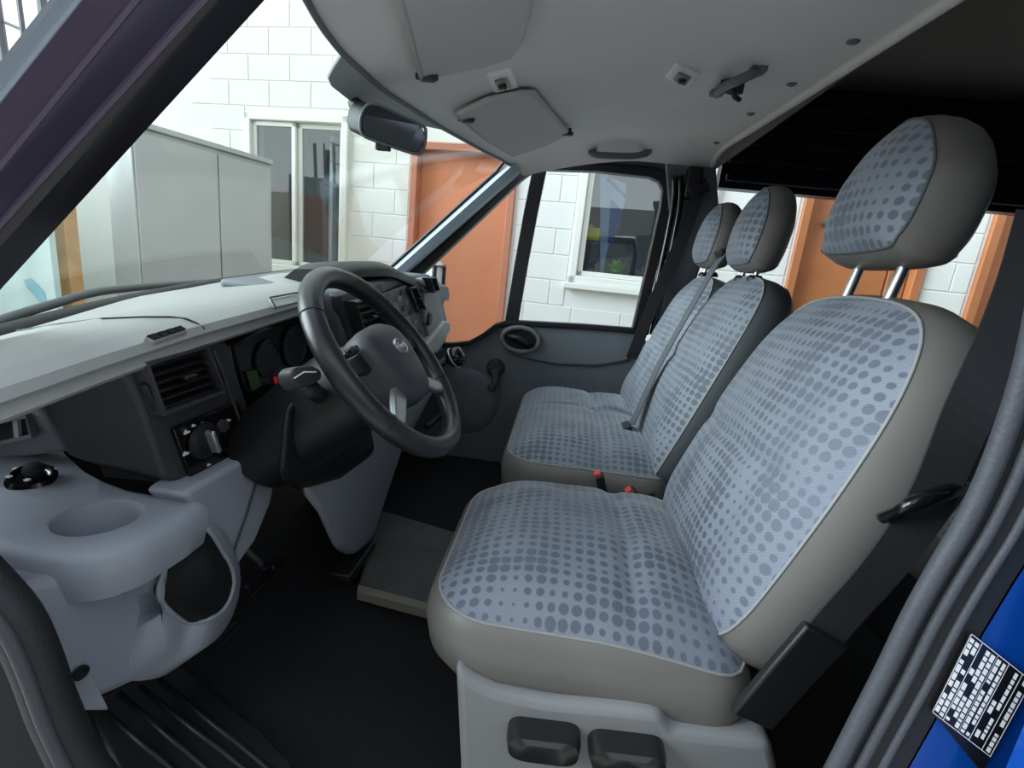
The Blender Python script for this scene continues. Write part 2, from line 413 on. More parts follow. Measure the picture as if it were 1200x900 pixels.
def house_window(name, key, bars, label):
    a, b, z0, z1 = OP[key]
    fr = join(wbox(a, a + .06, z0, z1, -.035, .09), wbox(b - .06, b, z0, z1, -.035, .09), wbox(a, b, z1 - .06, z1, -.035, .09), wbox(a, b, z0, z0 + .06, -.035, .09))
    w_ = struct(put(name, fr, WFRAME, base=WW((a + b) / 2, z0), bevel=.008), label)
    put('window_sill', wbox(a - .03, b + .03, z0 - .045, z0, -.07, .03), WFRAME, w_, bevel=.006)
    put('room_lining', join(wbox(a - .3, b + .5, z0 - .5, z1 + .2, 1.3, 1.34), wbox(a - .34, a - .3, z0 - .5, z1 + .2, .22, 1.34), wbox(b + .5, b + .54, z0 - .5, z1 + .2, .22, 1.34),
                            wbox(a - .34, b + .54, z1 + .2, z1 + .24, .22, 1.34), wbox(a - .34, b + .54, z0 - .54, z0 - .5, .22, 1.34)), DIM, w_)
    edges = [a + .06] + bars + [b - .06]
    for i in range(len(edges) - 1):
        p, q = edges[i] + .002, edges[i + 1] - .002
        off = .01 + .025 * (i % 2)
        sash = join(wbox(p, p + .04, z0 + .062, z1 - .062, off - .015, off + .02), wbox(q - .04, q, z0 + .062, z1 - .062, off - .015, off + .02),
                    wbox(p, q, z1 - .10, z1 - .062, off - .015, off + .02), wbox(p, q, z0 + .062, z0 + .10, off - .015, off + .02))
        sx = put('sash', sash, WFRAME, w_, bevel=.005)
        put('pane', wbox(p + .03, q - .03, z0 + .09, z1 - .09, off, off + .004), GLASS3, sx)
    return w_
a, b, z0, z1 = OP['win_a']
win1 = house_window('window_1', 'win_a', [ws(UW(347, 200))], 'cream framed two leaf house window beside the metal cabinet')
# the open right-hand casement reflects a barred opening and foliage: a leaf standing inside the frame
put('open_leaf', join(*[boxf(WW(b - .34 + .0 , (z0 + z1) / 2, .3), WS * .02, WN * .03, V((0, 0, (z1 - z0) / 2 - .08)))]), WFRAME, win1, bevel=.004)
a, b, z0, z1 = OP['win_b']
win2 = house_window('window_2', 'win_b', [a + .7], 'cream framed house window with pot plant and cloth behind the glass')
# things inside that window
cb_p = UW(702, 250, .30)
pts = []
for (x, y) in ((703, 198), (716, 208), (734, 215), (732, 240), (722, 262), (712, 290), (705, 330), (703, 330)): pts.append(UW(x, y, .30))
banner = put('hanging_cloth', prism(pts, WN * .02), CLOTHW, bevel=.004); tag(banner, 'pale blue and white cloth hanging inside the house window', 'cloth')
put('stripe', prism([UW(x, y, .297) for x, y in ((716, 232), (730, 248), (727, 262), (717, 285), (712, 285))], WN * .004), CLOTHB, banner)
put('stripe', prism([UW(x, y, .297) for x, y in ((712, 206), (733, 228), (733, 232), (711, 211))], WN * .004), CLOTHB, banner)
shelf_p = UW(690, 282, .17); zs = shelf_p.z
stand = empty('side_stand', V((shelf_p.x, shelf_p.y, OP['win_b'][2] + .003)))
put('top', boxf(V((shelf_p.x, shelf_p.y, zs - .012)), WS * .085, WN * .07, V((0, 0, .012))), IRON, stand)
for q in (-.07, .07):
    put('leg', boxf(V((shelf_p.x, shelf_p.y, (zs - .024 + OP['win_b'][2] + .003) / 2)) + WS * q, WS * .008, WN * .008, V((0, 0, (zs - .024 - OP['win_b'][2] - .003) / 2))), IRON, stand)
tag(stand, 'small grey stand inside the house window under the yellow box', 'stand')
tag(put('yellow_box', join(boxf(V((shelf_p.x, shelf_p.y, zs + .05)), WS * .085, WN * .06, V((0, 0, .05))), boxf(V((shelf_p.x, shelf_p.y, zs + .112)) - WS * .03, WS * .05, WN * .05, V((0, 0, .012)))), YEL, bevel=.006), 'yellow box on a stand behind the house window glass', 'box')
def plant(px, py, base_off, col, potm, label, r, pot_h, n, seed):
    bp = UW(px, py, base_off); bp.z = OP['win_b'][2] + .003
    e = empty('pot_plant', bp); rnd = random.Random(seed)
    put('pot', lathe(bp, (0, 0, 1), [(.0, 0), (r * .5, 0), (r * .68, pot_h), (r * .75, pot_h), (r * .75, pot_h + .015), (r * .6, pot_h + .015), (0, pot_h + .01)], 16), potm, e, smooth='auto')
    parts = []
    for i in range(n):
        th = rnd.uniform(0, 6.28); el = rnd.uniform(.1, 1.45); L = r * rnd.uniform(.8, 1.5)
        dr = V((math.cos(th) * math.cos(el), math.sin(th) * math.cos(el), math.sin(el)))
        c = bp + V((0, 0, pot_h + .01)); sd = dr.cross(V((0, 0, 1))).normalized() * L * .22
        tip = c + dr * L; m1 = c + dr * L * .6 + V((0, 0, .01))
        parts.append(([c, m1 + sd, tip - V((0, 0, L * .1)), m1 - sd, m1 + V((0, 0, -.004))], [(0, 1, 2, 3), (0, 3, 4), (0, 4, 1), (2, 1, 4), (2, 4, 3)]))
    f = put('foliage', join(*parts), col, e); f['kind'] = 'stuff'
    tag(e, label, 'plant')
plant(720, 333, .12, LEAF, TERRA, 'bright green pot plant in red pot inside house window', .11, .07, 46, 1)
plant(752, 333, .16, mat('grey_leaf', (150, 158, 150), .7), mat('grey_pot', (120, 118, 112), .7), 'greyish pot plant beside the red pot inside house window', .07, .08, 40, 2)

def house_door(name, key, m, label, knob=False, split=None):
    a, b, z0, z1 = OP[key]
    o = struct(put(name, wbox(a + .06, b - .06, .01, z1 - .06, .06, .10), m, base=WW((a + b) / 2, 0), bevel=.004), label)
    for p, q, r, t in ((a, a + .06, 0, z1), (b - .06, b, 0, z1), (a + .06, b - .06, z1 - .06, z1)):
        put('door_frame', wbox(p + .001, q - .001, r, t - .001, -.03, .12), DOORF if m is DOORB else WOODD, o, bevel=.006)
    if split:
        put('panel', wbox(a + .065, a + split, .02, z1 - .07, .045, .062), m, o, bevel=.006)
        put('panel', wbox(a + split + .012, b - .065, .02, z1 - .07, .045, .062), m, o, bevel=.006)
    return o
d2 = house_door('door_2', 'door_a', DOORB, 'terracotta painted flush door in the block wall')
d3 = house_door('door_3', 'door_b', WOODD, 'brown wooden house door with a vertical joint', split=.66)
hp = UW(967, 262, .04)
put('door_handle', join(lathe(hp, -WN, [(.0, 0), (.022, 0), (.022, .012), (.008, .014), (.008, .05), (0, .05)], 12), tube([hp - WN * .045, hp - WN * .045 + WS * .1], .008)), IRON, d3)
d4 = house_door('door_4', 'door_c', WOODD, 'brown wooden house door furthest along the block wall', split=.4)

# metal cabinet standing out from the wall, left of the window
zt = 2.17; pL = V((-2.78, 2.98, 0)); pR = V((-2.47, 3.96, 0))
cabdir = (pR - pL).normalized(); cabn = V((cabdir.y, -cabdir.x, 0))           # face looks towards the van
cab = empty('metal_cabinet', (pL + pR) / 2 - cabn * .3)
Lc = (pR - pL).length; z_c = zt
body = prism([pL, pR, pR - cabn * .28, pL - cabn * .28], (0, 0, z_c - .02))
put('body', body, CABM, cab, bevel=.006)
put('top_lid', prism([pL + cabn * .03 - cabdir * .02 + V((0, 0, z_c - .018)), pR + cabn * .03 + cabdir * .0 + V((0, 0, z_c - .018)), pR - cabn * .28 + V((0, 0, z_c - .018)), pL - cabn * .28 - cabdir * .02 + V((0, 0, z_c - .018))], (0, 0, .035)), CABM, cab, bevel=.005)
for i, (u0, u1) in enumerate(((.01, .545), (.555, .99))):
    q0 = pL + cabdir * Lc * u0 + cabn * .001; q1 = pL + cabdir * Lc * u1 + cabn * .001
    put('door_panel', prism([q0 + V((0, 0, .08)), q1 + V((0, 0, .08)), q1 + V((0, 0, z_c - .05)), q0 + V((0, 0, z_c - .05))], cabn * .014), CABM, cab, bevel=.004)
tag(cab, 'grey sheet metal cabinet with two doors against the white wall', 'cabinet')

# yard beyond the cabinet: pale wall, sheet gate, timber post, leaning stained board, grille against the sky
struct(put('wall_left', boxf((-5.1, 4.1, 1.0), (.05, 0, 0), (0, 2.2, 0), (0, 0, 1.0)), PLASTER, base=(-5.1, 4.1, 0)), 'pale yard wall beyond the windscreen')
gate = empty('sheet_gate', UY(222, 160, 4.6).xy.to_3d())
gp0 = UY(197, 160, 4.6); gp1 = UY(247, 160, 4.6)
for i in range(3):
    x0 = gp0.x + (gp1.x - gp0.x) * i / 3; x1 = gp0.x + (gp1.x - gp0.x) * (i + 1) / 3
    put('sheet', box(x0 + .004, x1 - .004, 4.58, 4.62, .05, 2.95), mat('blue_grey_sheet', (176, 190, 200), .5, .2, var=.05), gate, bevel=.008)
put('rail', box(gp0.x, gp1.x, 4.56, 4.58, 2.3, 2.34), IRON, gate)
tag(gate, 'blue grey sheet metal gate behind the cabinet', 'gate')
c = UY(80, 300, 2.9)
tag(put('timber_post', boxf((c.x, 2.9, 1.05), (.045, 0, 0), (0, .045, 0), (0, 0, 1.05)), TAN, bevel=.006), 'tan square timber post beside the pale stained board', 'post')
c0 = UY(-120, 320, 2.75); c1 = UY(66, 320, 2.75)
board = put('leaning_board', boxf(((c0.x + c1.x) / 2, 2.75, 1.0), ((c1.x - c0.x) / 2, 0, 0), (0, .02, 0), (0, 0, .96)), PALE, bevel=.004)
tag(board, 'pale board with a light blue stain next to the timber post', 'board')
put('stain', prism([UY(x, y, 2.728) for x, y in ((28, 328), (36, 326), (44, 334), (52, 342), (54, 352), (46, 354), (38, 344), (31, 337))], (0, -.001, 0)), BLUEST, board)
c = UY(105, 300, 3.3)
tag(put('plaster_panel', boxf((c.x, 3.45, 1.05), (.28, 0, 0), (0, .03, 0), (0, 0, 1.05)), PLASTER, bevel=.005), 'plain off white panel between timber post and metal cabinet', 'panel')
gr = empty('window_grille', (-2.8, 2.6, 2.1))
def gbar(p, q, r): put('bar', tube([UY(*p, 2.6), UY(*q, 2.6)], r, 6), IRON, gr)
for k in range(-4, 4): gbar((-14 + 28 * k - 0, -60), (6 + 26 * k, 75), .012 if k % 2 else .022)
for k in range(-2, 4): gbar((-80, -62 + 52 * k), (104, 8 + 60 * k), .007)
_g = UY(-78, 0, 2.6); put('post', tube([V((_g.x, 2.6, 0)), V((_g.x, 2.6, 2.75))], .03, 8), IRON, gr)
tag(gr, 'grey iron grille seen against the bright sky above the pillar', 'grille')

struct(put('wall_opposite', box(-7, 7, -2.8, -2.6, 0, 3.0), mat('opposite_render', (150, 146, 138), .9, var=.05), base=(0, -2.7, 0)), 'rendered wall of the building across the yard')

# ================================================================== VAN SHELL
def sst(t): t = max(0, min(1, t)); return t * t * (3 - 2 * t)
def zceil(X, Y):
    z = 1.945 + .0726 * (Y - .86)
    if X < .25: z -= .12 * ((.25 - X) / .55) ** 1.5
    if Y > 1.9: z -= ((Y - 1.9) / .22) ** 2 * .05
    return z
def UC(x, y, off=0.0):
    """pixel onto the headliner"""
    v = ray(x, y); lo, hi = .3, 6
    v = v / F
    for k in range(60):
        m = (lo + hi) / 2; p = CAM + v * m
        X = max(-.7, min(.9, p.x))
        if p.z < zceil(X, min(p.y, 2.3)) - off: lo = m
        else: hi = m
    return CAM + v * lo
hdr = [UC(*p) for p in ((350, -22), (360, 0), (376, 28), (400, 60), (450, 105), (520, 150), (570, 178), (592, 190))]
def xhead(Y):
    if Y <= hdr[0].y: return hdr[0].x + (hdr[0].y - Y) * .25
    for a_, b_ in zip(hdr, hdr[1:]):
        if a_.y <= Y <= b_.y: return a_.x + (b_.x - a_.x) * (Y - a_.y) / (b_.y - a_.y)
    return hdr[-1].x + (Y - hdr[-1].y) * .4
def xrear(Y): return .5 + .02 * (Y - .86)
NY, NX = 40, 26
P = []
for i in range(NY + 1):
    Y = .42 + (2.12 - .42) * i / NY; r = []
    for j in range(NX + 1):
        X = xhead(Y) + (xrear(Y) - xhead(Y)) * j / NX; r.append(V((X, Y, zceil(X, Y))))
    P.append(r)
ceiling = struct(put('ceiling', shell(P, (0, 0, .03)), HEAD, smooth='auto'), 'grey felt headliner of the van cab')
put('rear_lip', tube([V((xrear(Y), Y, zceil(.5, Y) - .004)) for Y in [.42 + 1.68 * k / 30 for k in range(31)]], .011, 8), HEAD, ceiling, smooth=True)
put('front_lip', tube([V((xhead(Y), Y, zceil(xhead(Y), Y) - .002)) for Y in [.42 + 1.62 * k / 40 for k in range(41)]], .005, 8), GREYD, ceiling, smooth=True)
for (x, y) in ((1000, 48), (928, 98), (880, 133), (840, 167)):
    c = UC(x, y)
    put('trim_clip', lathe(c + V((0, 0, .004)), (0, 0, -1), [(.0, 0), (.011, 0), (.011, .006), (.006, .009), (0, .009)], 14), GREYD, ceiling, smooth='auto')

struct(put('floor', box(-1.05, 3.4, .44, 2.3, .52, .6), CARPET, base=(0, 1.4, .52)), 'black carpeted van floor')
struct(put('wall_front', box(-1.16, -1.09, .4, 2.3, .45, 1.24), BLACKM), 'dark bulkhead in front of the pedals')
# cargo area
struct(put('ceiling', join(box(.5, 3.4, .42, 2.3, 2.36, 2.4), box(.53, .56, .42, 2.3, 1.99, 2.36)), CARGO, base=(2, 1.4, 2.36)), 'dark roof lining over the cargo area')
wr = struct(put('wall_right', join(box(.62, 3.4, 2.30, 2.36, 1.95, 2.4), box(.62, 3.4, 2.30, 2.36, .52, 1.18), box(2.3, 2.42, 2.3, 2.36, 1.18, 1.95)), DARKP, base=(2, 2.3, .52)), 'dark cargo side panel with ribs and window opening')
for k in range(5): put('rib', box(.64, 3.38, 2.275, 2.302, 1.975 + .072 * k, 1.975 + .072 * k + .03), DARKP, wr, bevel=.008)
struct(put('wall_rear', box(3.4, 3.45, .4, 2.36, .5, 2.4), CARGO), 'rear bulkhead of the cargo area')
struct(put('wall_near', box(.46, 3.4, .36, .40, .45, 2.4), BLUE, base=(2, .38, .45)), 'blue body side behind the driver door opening')
sg = struct(put('window_5', box(.62, 2.3, 2.325, 2.33, 1.18, 1.95), GLASS2), 'sliding door window glass behind the seats')

# windscreen
def zf(Y): return 1.27 + .12 * (Y - .5) / 1.0
P = []
for i in range(25):
    t = i / 24; Yb = .38 + 1.80 * t; Yt = .46 + 1.58 * t
    xb = -.93 - .17 * math.sin(math.pi * t); bot = V((xb, Yb, zf(Yb) - .02)); top = V((xhead(Yt) - .01, Yt, zceil(xhead(Yt), Yt) + .012))
    P.append([bot.lerp(top, j / 12) + V((-.03, 0, .03)) * math.sin(math.pi * j / 12) for j in range(13)])
struct(put('window_3', shell(P, (-.004, 0, .004)), GLASS, smooth='auto'), 'windscreen glass of the van')
struct(put('trim_1', tube([P[i][0] + V((-.0, 0, .0)) for i in range(25)], .022, 8), BLACK, smooth=True), 'black cowl strip along the foot of the windscreen')

# near A pillar: bands running from the lower left to the top of the door opening
bands = [((0, 340), (310, 0), .52), ((0, 268), (243, 0), .485), ((0, 200), (164, 0), .45), ((0, 122), (97, 0), .415), ((0, 84), (69, 0), .40)]
LN = [(UY(*a_, Y), UY(*b_, Y)) for a_, b_, Y in bands]
def ext(l, t): return l[0].lerp(l[1], t)
def band(i, j, name, m, parent=None, th=.04):
    r = []
    for t in (-.7, -.3, 0, .5, 1, 1.2, 1.35):
        a_, b_ = ext(LN[i], t), ext(LN[j], t); mid = a_.lerp(b_, .5) + V((0, -.012, 0)); bk = V((-.03, .05, .03)) * (th / .04)
        r.append([a_, mid, b_, b_ + bk, a_ + bk * .6])
    return put(name, loft(r), m, parent, smooth='auto')
ap = struct(band(0, 1, 'trim_2', mat('pillar_black', (30, 29, 36), .3)), 'dark driver side windscreen pillar')
band(1, 2, 'door_seal', PILLAR, ap); band(2, 3, 'seal_lip', PLUM, ap); band(3, 4, 'pillar_edge', PGREY, ap, .02)
for i, r in ((1, .004), (2, .004), (3, .003)):
    put('seam', tube([ext(LN[i], t) + V((0, -.004, 0)) for t in (-.7, 0, 1, 1.35)], r, 6), PLUM if i < 3 else PGREY, ap)

# far A pillar
far0, far1 = UY(455, 318, 2.08), UY(597, 190, 2.02)
fd = (far1 - far0)
a0 = far0 - fd * .15; a1 = far1 + fd * .02
u_ = V((.62, 0, -.75)).normalized()
ap2 = struct(put('trim_3', loft([[p + V((0, 0, 0)), p + u_ * .022 + V((0, -.02, 0)), p + u_ * .048, p + u_ * .048 + V((0, .06, 0)), p + V((0, .06, 0))] for p in (a0, a0.lerp(a1, .3), a0.lerp(a1, .7), a1)]), PGREY, smooth='auto'), 'pale grey windscreen pillar trim on the passenger side')
put('rubber_edge', tube([a0 + V((-.004, 0, .004)), a0.lerp(a1, .9) + V((-.004, 0, .004)), a1 + V((.0, -.02, .03))], .008, 8), BLACK, ap2)

# near B pillar with the door seal, label plate
sealpx = [(1262, 40), (1252, 140), (1236, 240), (1214, 330), (1190, 440), (1156, 540), (1124, 610), (1092, 664), (1060, 722), (1028, 788), (996, 850), (968, 905), (930, 980), (850, 1120)]
base_path = [UY(x, y, .43) for x, y in sealpx]
bp = struct(put('trim_4', loft([[p + V((.016, .02, 0)), p + V((0, 0, 0)), p + V((.035, -.008, 0)), p + V((.064, -.008, 0)), p + V((.075, .02, 0))] for p in base_path]), RUBBER, smooth='auto'), 'black rubber door seal on the driver side pillar')
sp = catmull(base_path, 4)
for dx, dy, r, m in ((.004, -.002, .008, mat('worn_rubber', (62, 64, 68), .6, bump=.4, bscale=200)), (.022, -.006, .005, MATS['worn_rubber']), (.040, -.008, .004, MATS['worn_rubber'])):
    put('seal_bead', tube([p + V((dx, dy, 0)) for p in sp], r, 8), m, bp, smooth=True)
put('pillar_back', loft([[p + V((.03, .018, 0)), p + V((.12, .018, 0)), p + V((.17, .07, 0)), p + V((.10, .07, 0))] for p in base_path]), BLACKM, bp)
struct(put('trim_5', loft([[p + V((.062, -.008, 0)), p + V((.30, -.008, 0)), p + V((.30, .03, 0)), p + V((.062, .03, 0))] for p in base_path]), BLUE, smooth='auto'), 'blue painted door pillar of the van')

# sill: ridged scuff plate, seal at the foot of the front pillar, dark painted sill
sl = struct(put('trim_6', box(-.9, .5, .30, .47, .45, .60), NAVY, bevel=.01), 'dark blue painted door sill')
scuff = struct(put('trim_7', prism([UZ(x, y, .635) for x, y in ((100, 822), (150, 800), (215, 778), (300, 848), (340, 890), (370, 960), (160, 960))], (0, 0, -.034)), BLACK, bevel=.008), 'black plastic scuff plate inside the door sill')
for l_ in (((140, 812), (245, 905)), ((164, 804), (290, 905)), ((188, 797), (318, 905)), ((112, 824), (205, 905))):
    put('ridge', tube([UZ(x, y, .636) for x, y in l_], .005, 8), BLACK, scuff, smooth=True)
lp = [UY(x, y, .40) for x, y in ((-60, 640), (0, 702), (24, 735), (44, 780), (66, 840), (100, 905), (150, 960))]
ls = struct(put('trim_8', tube(catmull(lp, 4), .024, 10), RUBBER, smooth=True), 'rubber door seal at the foot of the front pillar')
put('seal_bead', tube([p + V((.012, -.02, .004)) for p in catmull(lp, 4)], .007, 8), MATS['worn_rubber'], ls, smooth=True)
struct(put('wall_pillar_foot', loft([[p + V((-.35, -.03, 0)), p + V((-.01, -.02, 0)), p + V((-.01, .03, 0)), p + V((-.35, .03, 0))] for p in lp]), NAVY), 'dark blue painted body below the front pillar')

# ================================================================== PASSENGER DOOR (door_1)
DY = 2.17
def dpx(l, Y=DY): return [UY(x, y, Y) for x, y in l]
panel_px = [(500, 402), (530, 403), (552, 401), (570, 391), (584, 380), (604, 376), (750, 386), (758, 400), (740, 560), (690, 600), (500, 600), (470, 500)]
door = struct(put('door_1', prism(dpx(panel_px), (0, .08, 0)), GREYD, bevel=.012), 'grey passenger door with black window frame')
GD = mat('door_panel_plastic', (112, 117, 122), .5, bump=.25, bscale=700)
put('upper_panel', prism(dpx([(585, 384), (606, 379), (750, 388), (747, 410), (735, 424), (700, 430), (650, 428), (612, 420), (596, 408)], DY - .012), (0, .03, 0)), GD, door, bevel=.012)
# handle recess and lever
hc = UY(610, 398, DY - .02)
put('handle_bezel', tube([hc + V((math.cos(t) * .085, 0, math.sin(t) * .055)) for t in [6.2832 * k / 28 for k in range(28)]], .012, 8, True), GD, door, smooth=True)
hb = put('handle_cup', lathe(hc + V((0, .004, 0)), (0, -1, 0), [(0, 0), (.05, 0), (.052, .006), (0, .006)], 24), BLACKM, door)
for v in hb.data.vertices:
    v.co.x = (v.co.x + ORG[door.name].x - hc.x) * 1.55 + hc.x - ORG[door.name].x
put('handle_lever', tube([hc + V((-.06, -.012, .012)), hc + V((-.01, -.02, .008)), hc + V((.03, -.018, -.01)), hc + V((.06, -.012, -.012))], [.01, .016, .017, .008], 10), BLACK, door, smooth=True)
# window crank
cc = UY(580, 432, DY - .03)
cw = put('window_crank', lathe(cc + V((0, .04, 0)), (0, -1, 0), [(0, 0), (.045, 0), (.04, .03), (.028, .05), (0, .052)], 20), CHAR, door, smooth='auto')
put('crank_arm', strip([cc + V((0, -.015, 0)), cc + V((.01, -.02, -.05)), cc + V((.0, -.03, -.085))], .03, .016, (1, 0, 0)), CHAR, cw, bevel=.006)
put('crank_knob', lathe(cc + V((.0, -.03, -.08)), (0, -1, 0), [(0, 0), (.018, 0), (.02, .03), (.014, .042), (0, .043)], 14), CHAR, cw, smooth='auto')
# round speaker / kick dish moulded low in the panel
put('speaker_dish', lathe(UY(545, 470, DY - .0), (0, -1, 0), [(.16, 0), (.15, .006), (.12, .012), (.06, .016), (0, .017)], 32), GREYD, door, smooth='auto')
put('armrest_pocket', prism(dpx([(600, 520), (740, 520), (736, 548), (604, 548)], DY - .05), (0, .06, 0)), GREYD, door, bevel=.02)
# window frame bars (black)
def bar(name, pts, wid, th=.05, m=BLACK, Y=DY, parent=door):
    return put(name, strip([UY(x, y, Y) for x, y in pts], wid, th, (0, 1, 0)) if False else strip([UY(x, y, Y) for x, y in pts], th, wid, (0, 1, 0)), m, parent, bevel=.004)
bar('window_frame', [(470, 338), (500, 310), (560, 253), (606, 208), (618, 199), (632, 193), (700, 195), (762, 202), (776, 209), (782, 222), (779, 245), (764, 310), (746, 388)], .045)
bar('roof_frame', [(462, 336), (495, 304), (555, 248), (602, 203), (616, 192), (634, 186), (700, 187), (768, 193), (786, 201), (792, 218)], .035, .07)
bar('window_divider', [(633, 196), (622, 250), (611, 310), (600, 376)], .058)
bar('window_seal', [(594, 378), (607, 378), (680, 382), (745, 387)], .022)
bar('window_seal', [(500, 404), (530, 404), (551, 401.5), (568, 392), (582, 381), (596, 377)], .02)
put('quarter_pane', prism(dpx([(505, 404), (551, 401), (582, 381), (596, 377), (628, 198), (606, 208), (500, 310)], DY + .015), (0, .004, 0)), GLASS2, door)
put('door_pane', prism(dpx([(600, 378), (744, 387), (781, 232), (779, 216), (765, 203), (634, 194)], DY + .012), (0, .004, 0)), GLASS2, door)
# B pillar on the passenger side: light trim, seals
t9 = struct(put('trim_9', loft([[UY(x, y, 2.12) for x, y in ((779, 184), (838, 182), (842, 240), (830, 285), (815, 330), (790, 400), (765, 400), (772, 330), (784, 250))], [UY(x, y, 2.26) for x, y in ((779, 184), (838, 182), (842, 240), (830, 285), (815, 330), (790, 400), (765, 400), (772, 330), (784, 250))]]), GREYD, bevel=.008), 'grey passenger side door pillar trim')
for px in ([(790, 206), (789, 240), (775, 310), (757, 392)], [(797, 206), (796, 245), (782, 315), (764, 392)], [(783, 300), (770, 345), (757, 388)]):
    put('door_seal', tube(catmull([UY(x, y, 2.10) for x, y in px], 5), .012, 8), GLOSSB, t9, smooth=True)
bz = UY(812, 215, 2.1)
put('belt_anchor', boxf(bz, (.03, 0, 0), (0, .025, 0), (0, 0, .06)), BLACK, t9, bevel=.01)
for q in ((808, 213), (824, 211)):
    put('screw_cap', lathe(UY(*q, 2.118), (0, -1, 0), [(0, 0), (.01, 0), (.009, .004), (0, .005)], 12), BLACK, t9)
# door mirror outside
mc = UY(508, 330, 2.42)
mr_ = empty('door_mirror', mc)
put('housing', loft([[mc + V((-.13 + x * 1.0, y, z)) for x, y, z in q] for q in (
    [(.02, .03, -.13), (.10, .0, -.13), (.10, .14, -.12), (.02, .14, -.12)], [(.0, .02, -.1), (.13, -.01, -.15), (.13, .18, -.14), (.0, .16, -.1)],
    [(.0, .02, .06), (.13, -.01, .08), (.13, .18, .09), (.0, .16, .06)], [(.03, .03, .09), (.11, .0, .11), (.11, .15, .11), (.03, .14, .09)])]), mat('mirror_shell', (206, 210, 208), .4), mr_, bevel=.02)
put('mirror_rim', tube([mc + V((.005, y, z)) for y, z in ((-.012, -.13), (.18, -.12), (.18, .08), (-.012, .075))], .012, 8, True), BLACK, mr_)
put('mirror_arm', tube([mc + V((-.05, .03, -.09)), mc + V((-.08, -.1, -.13)), mc + V((-.1, -.2, -.14))], .02, 8), BLACK, mr_)
tag(mr_, 'pale grey door mirror outside the passenger window', 'mirror')

# ================================================================== SEATS
def seat_dome(H, p=5, grooves=(), wr=0.0, seed=0):
    def f(t, a, b):
        h = H * (1 - t ** p)
        for (kind, pos, w_, dep) in grooves:
            q = a if kind == 'a' else b
            h -= dep * math.exp(-((q - pos) / w_) ** 2) * (1 - t ** 6)
        if wr: h += wr * mnoise.noise(V((a * 9 + seed, b * 9, seed))) * (1 - t ** 4)
        return h
    return f
def add_pad(root, name, cover, outline, frame, side, hf, seam=None, m=VINYL, pipe=.0026, uvoff=(0, 0), cord=True):
    sd, tp, uv, loop = pad(outline, frame, side, hf, seam, uvoff=uvoff)
    o = put(name, sd, m, root, smooth=True)
    put(cover, tp, FABRIC, o, smooth=True, uv=uv)
    if cord: put('piping', tube(loop, pipe, 6, True), THREAD, o, smooth=True)
    return o
X3 = (V((1, 0, 0)), V((0, 1, 0)), V((0, 0, 1)))
def back_frame(o, tilt=20.5):
    c, s = math.cos(math.radians(tilt)), math.sin(math.radians(tilt))
    return (V(o), V((s, 0, c)), V((0, 1, 0)), V((-c, 0, s)))
def headrest(root, O, tilt, hw, h, th, posts, uvoff, raise_=0.0, post_r=.0065, m=VINYL):
    fr = back_frame(O, tilt)
    ol = [(.0, -hw * .70), (.018, -hw * .90), (.05, -hw), (.11, -hw * .98), (h * .72, -hw * .80), (h * .90, -hw * .52), (h, -hw * .15), (h, hw * .15), (h * .90, hw * .52), (h * .72, hw * .80), (.11, hw * .98), (.05, hw), (.018, hw * .90), (.0, hw * .70)]
    ol = [(p.x, p.y) for p in catmull([(a, b, 0) for a, b in ol], 6, True)]
    hr = add_pad(root, 'headrest', 'headrest_cover', ol, fr, [(.006, -th * .1), (.012, -th * .28), (.014, -th * .48), (.011, -th * .66), (.003, -th * .82), (-.010, -th * .93), (-.026, -th * .985), (-.045, -th)], seat_dome(.035, 3.2), m=m, uvoff=uvoff, cord=False)
    put('piping', tube([fr[0] + fr[1] * a + fr[2] * b for a, b in ol], .0022, 6, True), VINYL_D, hr, smooth=True)
    for s in posts:
        b0 = fr[0] + fr[2] * s + fr[3] * (-th * .5)
        pt = put('headrest_post', tube([b0 + fr[1] * .03, b0 - fr[1] * (raise_ + .05)], post_r, 12), METAL, root, smooth='auto')
        c = b0 - fr[1] * (raise_ - .004)
        put('post_collar', lathe(c - V((0, 0, .012)), (0, 0, 1), [(0, 0), (.021, 0), (.021, .008), (.015, .016), (0, .016)], 16), BLACK, pt, smooth='auto')
    return hr

# --- driver seat
ds = empty('driver_chair', (.12, .86, .6))
cush = rrect(-.145, .345, .615, 1.115, (.10, .05, .05, .13), 8)
add_pad(ds, 'cushion', 'cushion_cover', cush, (V((0, 0, .985)),) + X3, [(.012, -.012), (.02, -.045), (.012, -.09), (-.012, -.125), (-.03, -.135)],
        seat_dome(.075, 3.4, (('a', .17, .018, .012), ('b', .72, .03, .006), ('b', 1.0, .03, .006)), .007, 3), lambda a, b: -.03 * sst((a - .1) / .3) * sst((.8 - b) / .2))
bo = [(0, -.20), (-.015, -.12), (-.015, .12), (0, .20), (.05, .232), (.15, .24), (.30, .238), (.42, .222), (.50, .185), (.535, .12), (.545, 0), (.535, -.12), (.50, -.185), (.42, -.222), (.30, -.238), (.15, -.24), (.05, -.232)]
bo = [(p.x * 1.045, p.y) for p in catmull([(a, b, 0) for a, b in bo], 6, True)]
bfr = back_frame((.30, .875, .985))
add_pad(ds, 'backrest', 'backrest_cover', bo, bfr, [(.012, -.015), (.022, -.05), (.018, -.10), (.0, -.14), (-.03, -.155)],
        seat_dome(.055, 4, (('a', .26, .02, .007), ('b', -.13, .02, .006), ('b', .13, .02, .006)), .004, 8), m=VINYL, uvoff=(1.3, .4))
headrest(ds, (.475, .888, 1.592), 10, .113, .205, .105, (-.060, .056), (2.2, .7), .085, .0085)
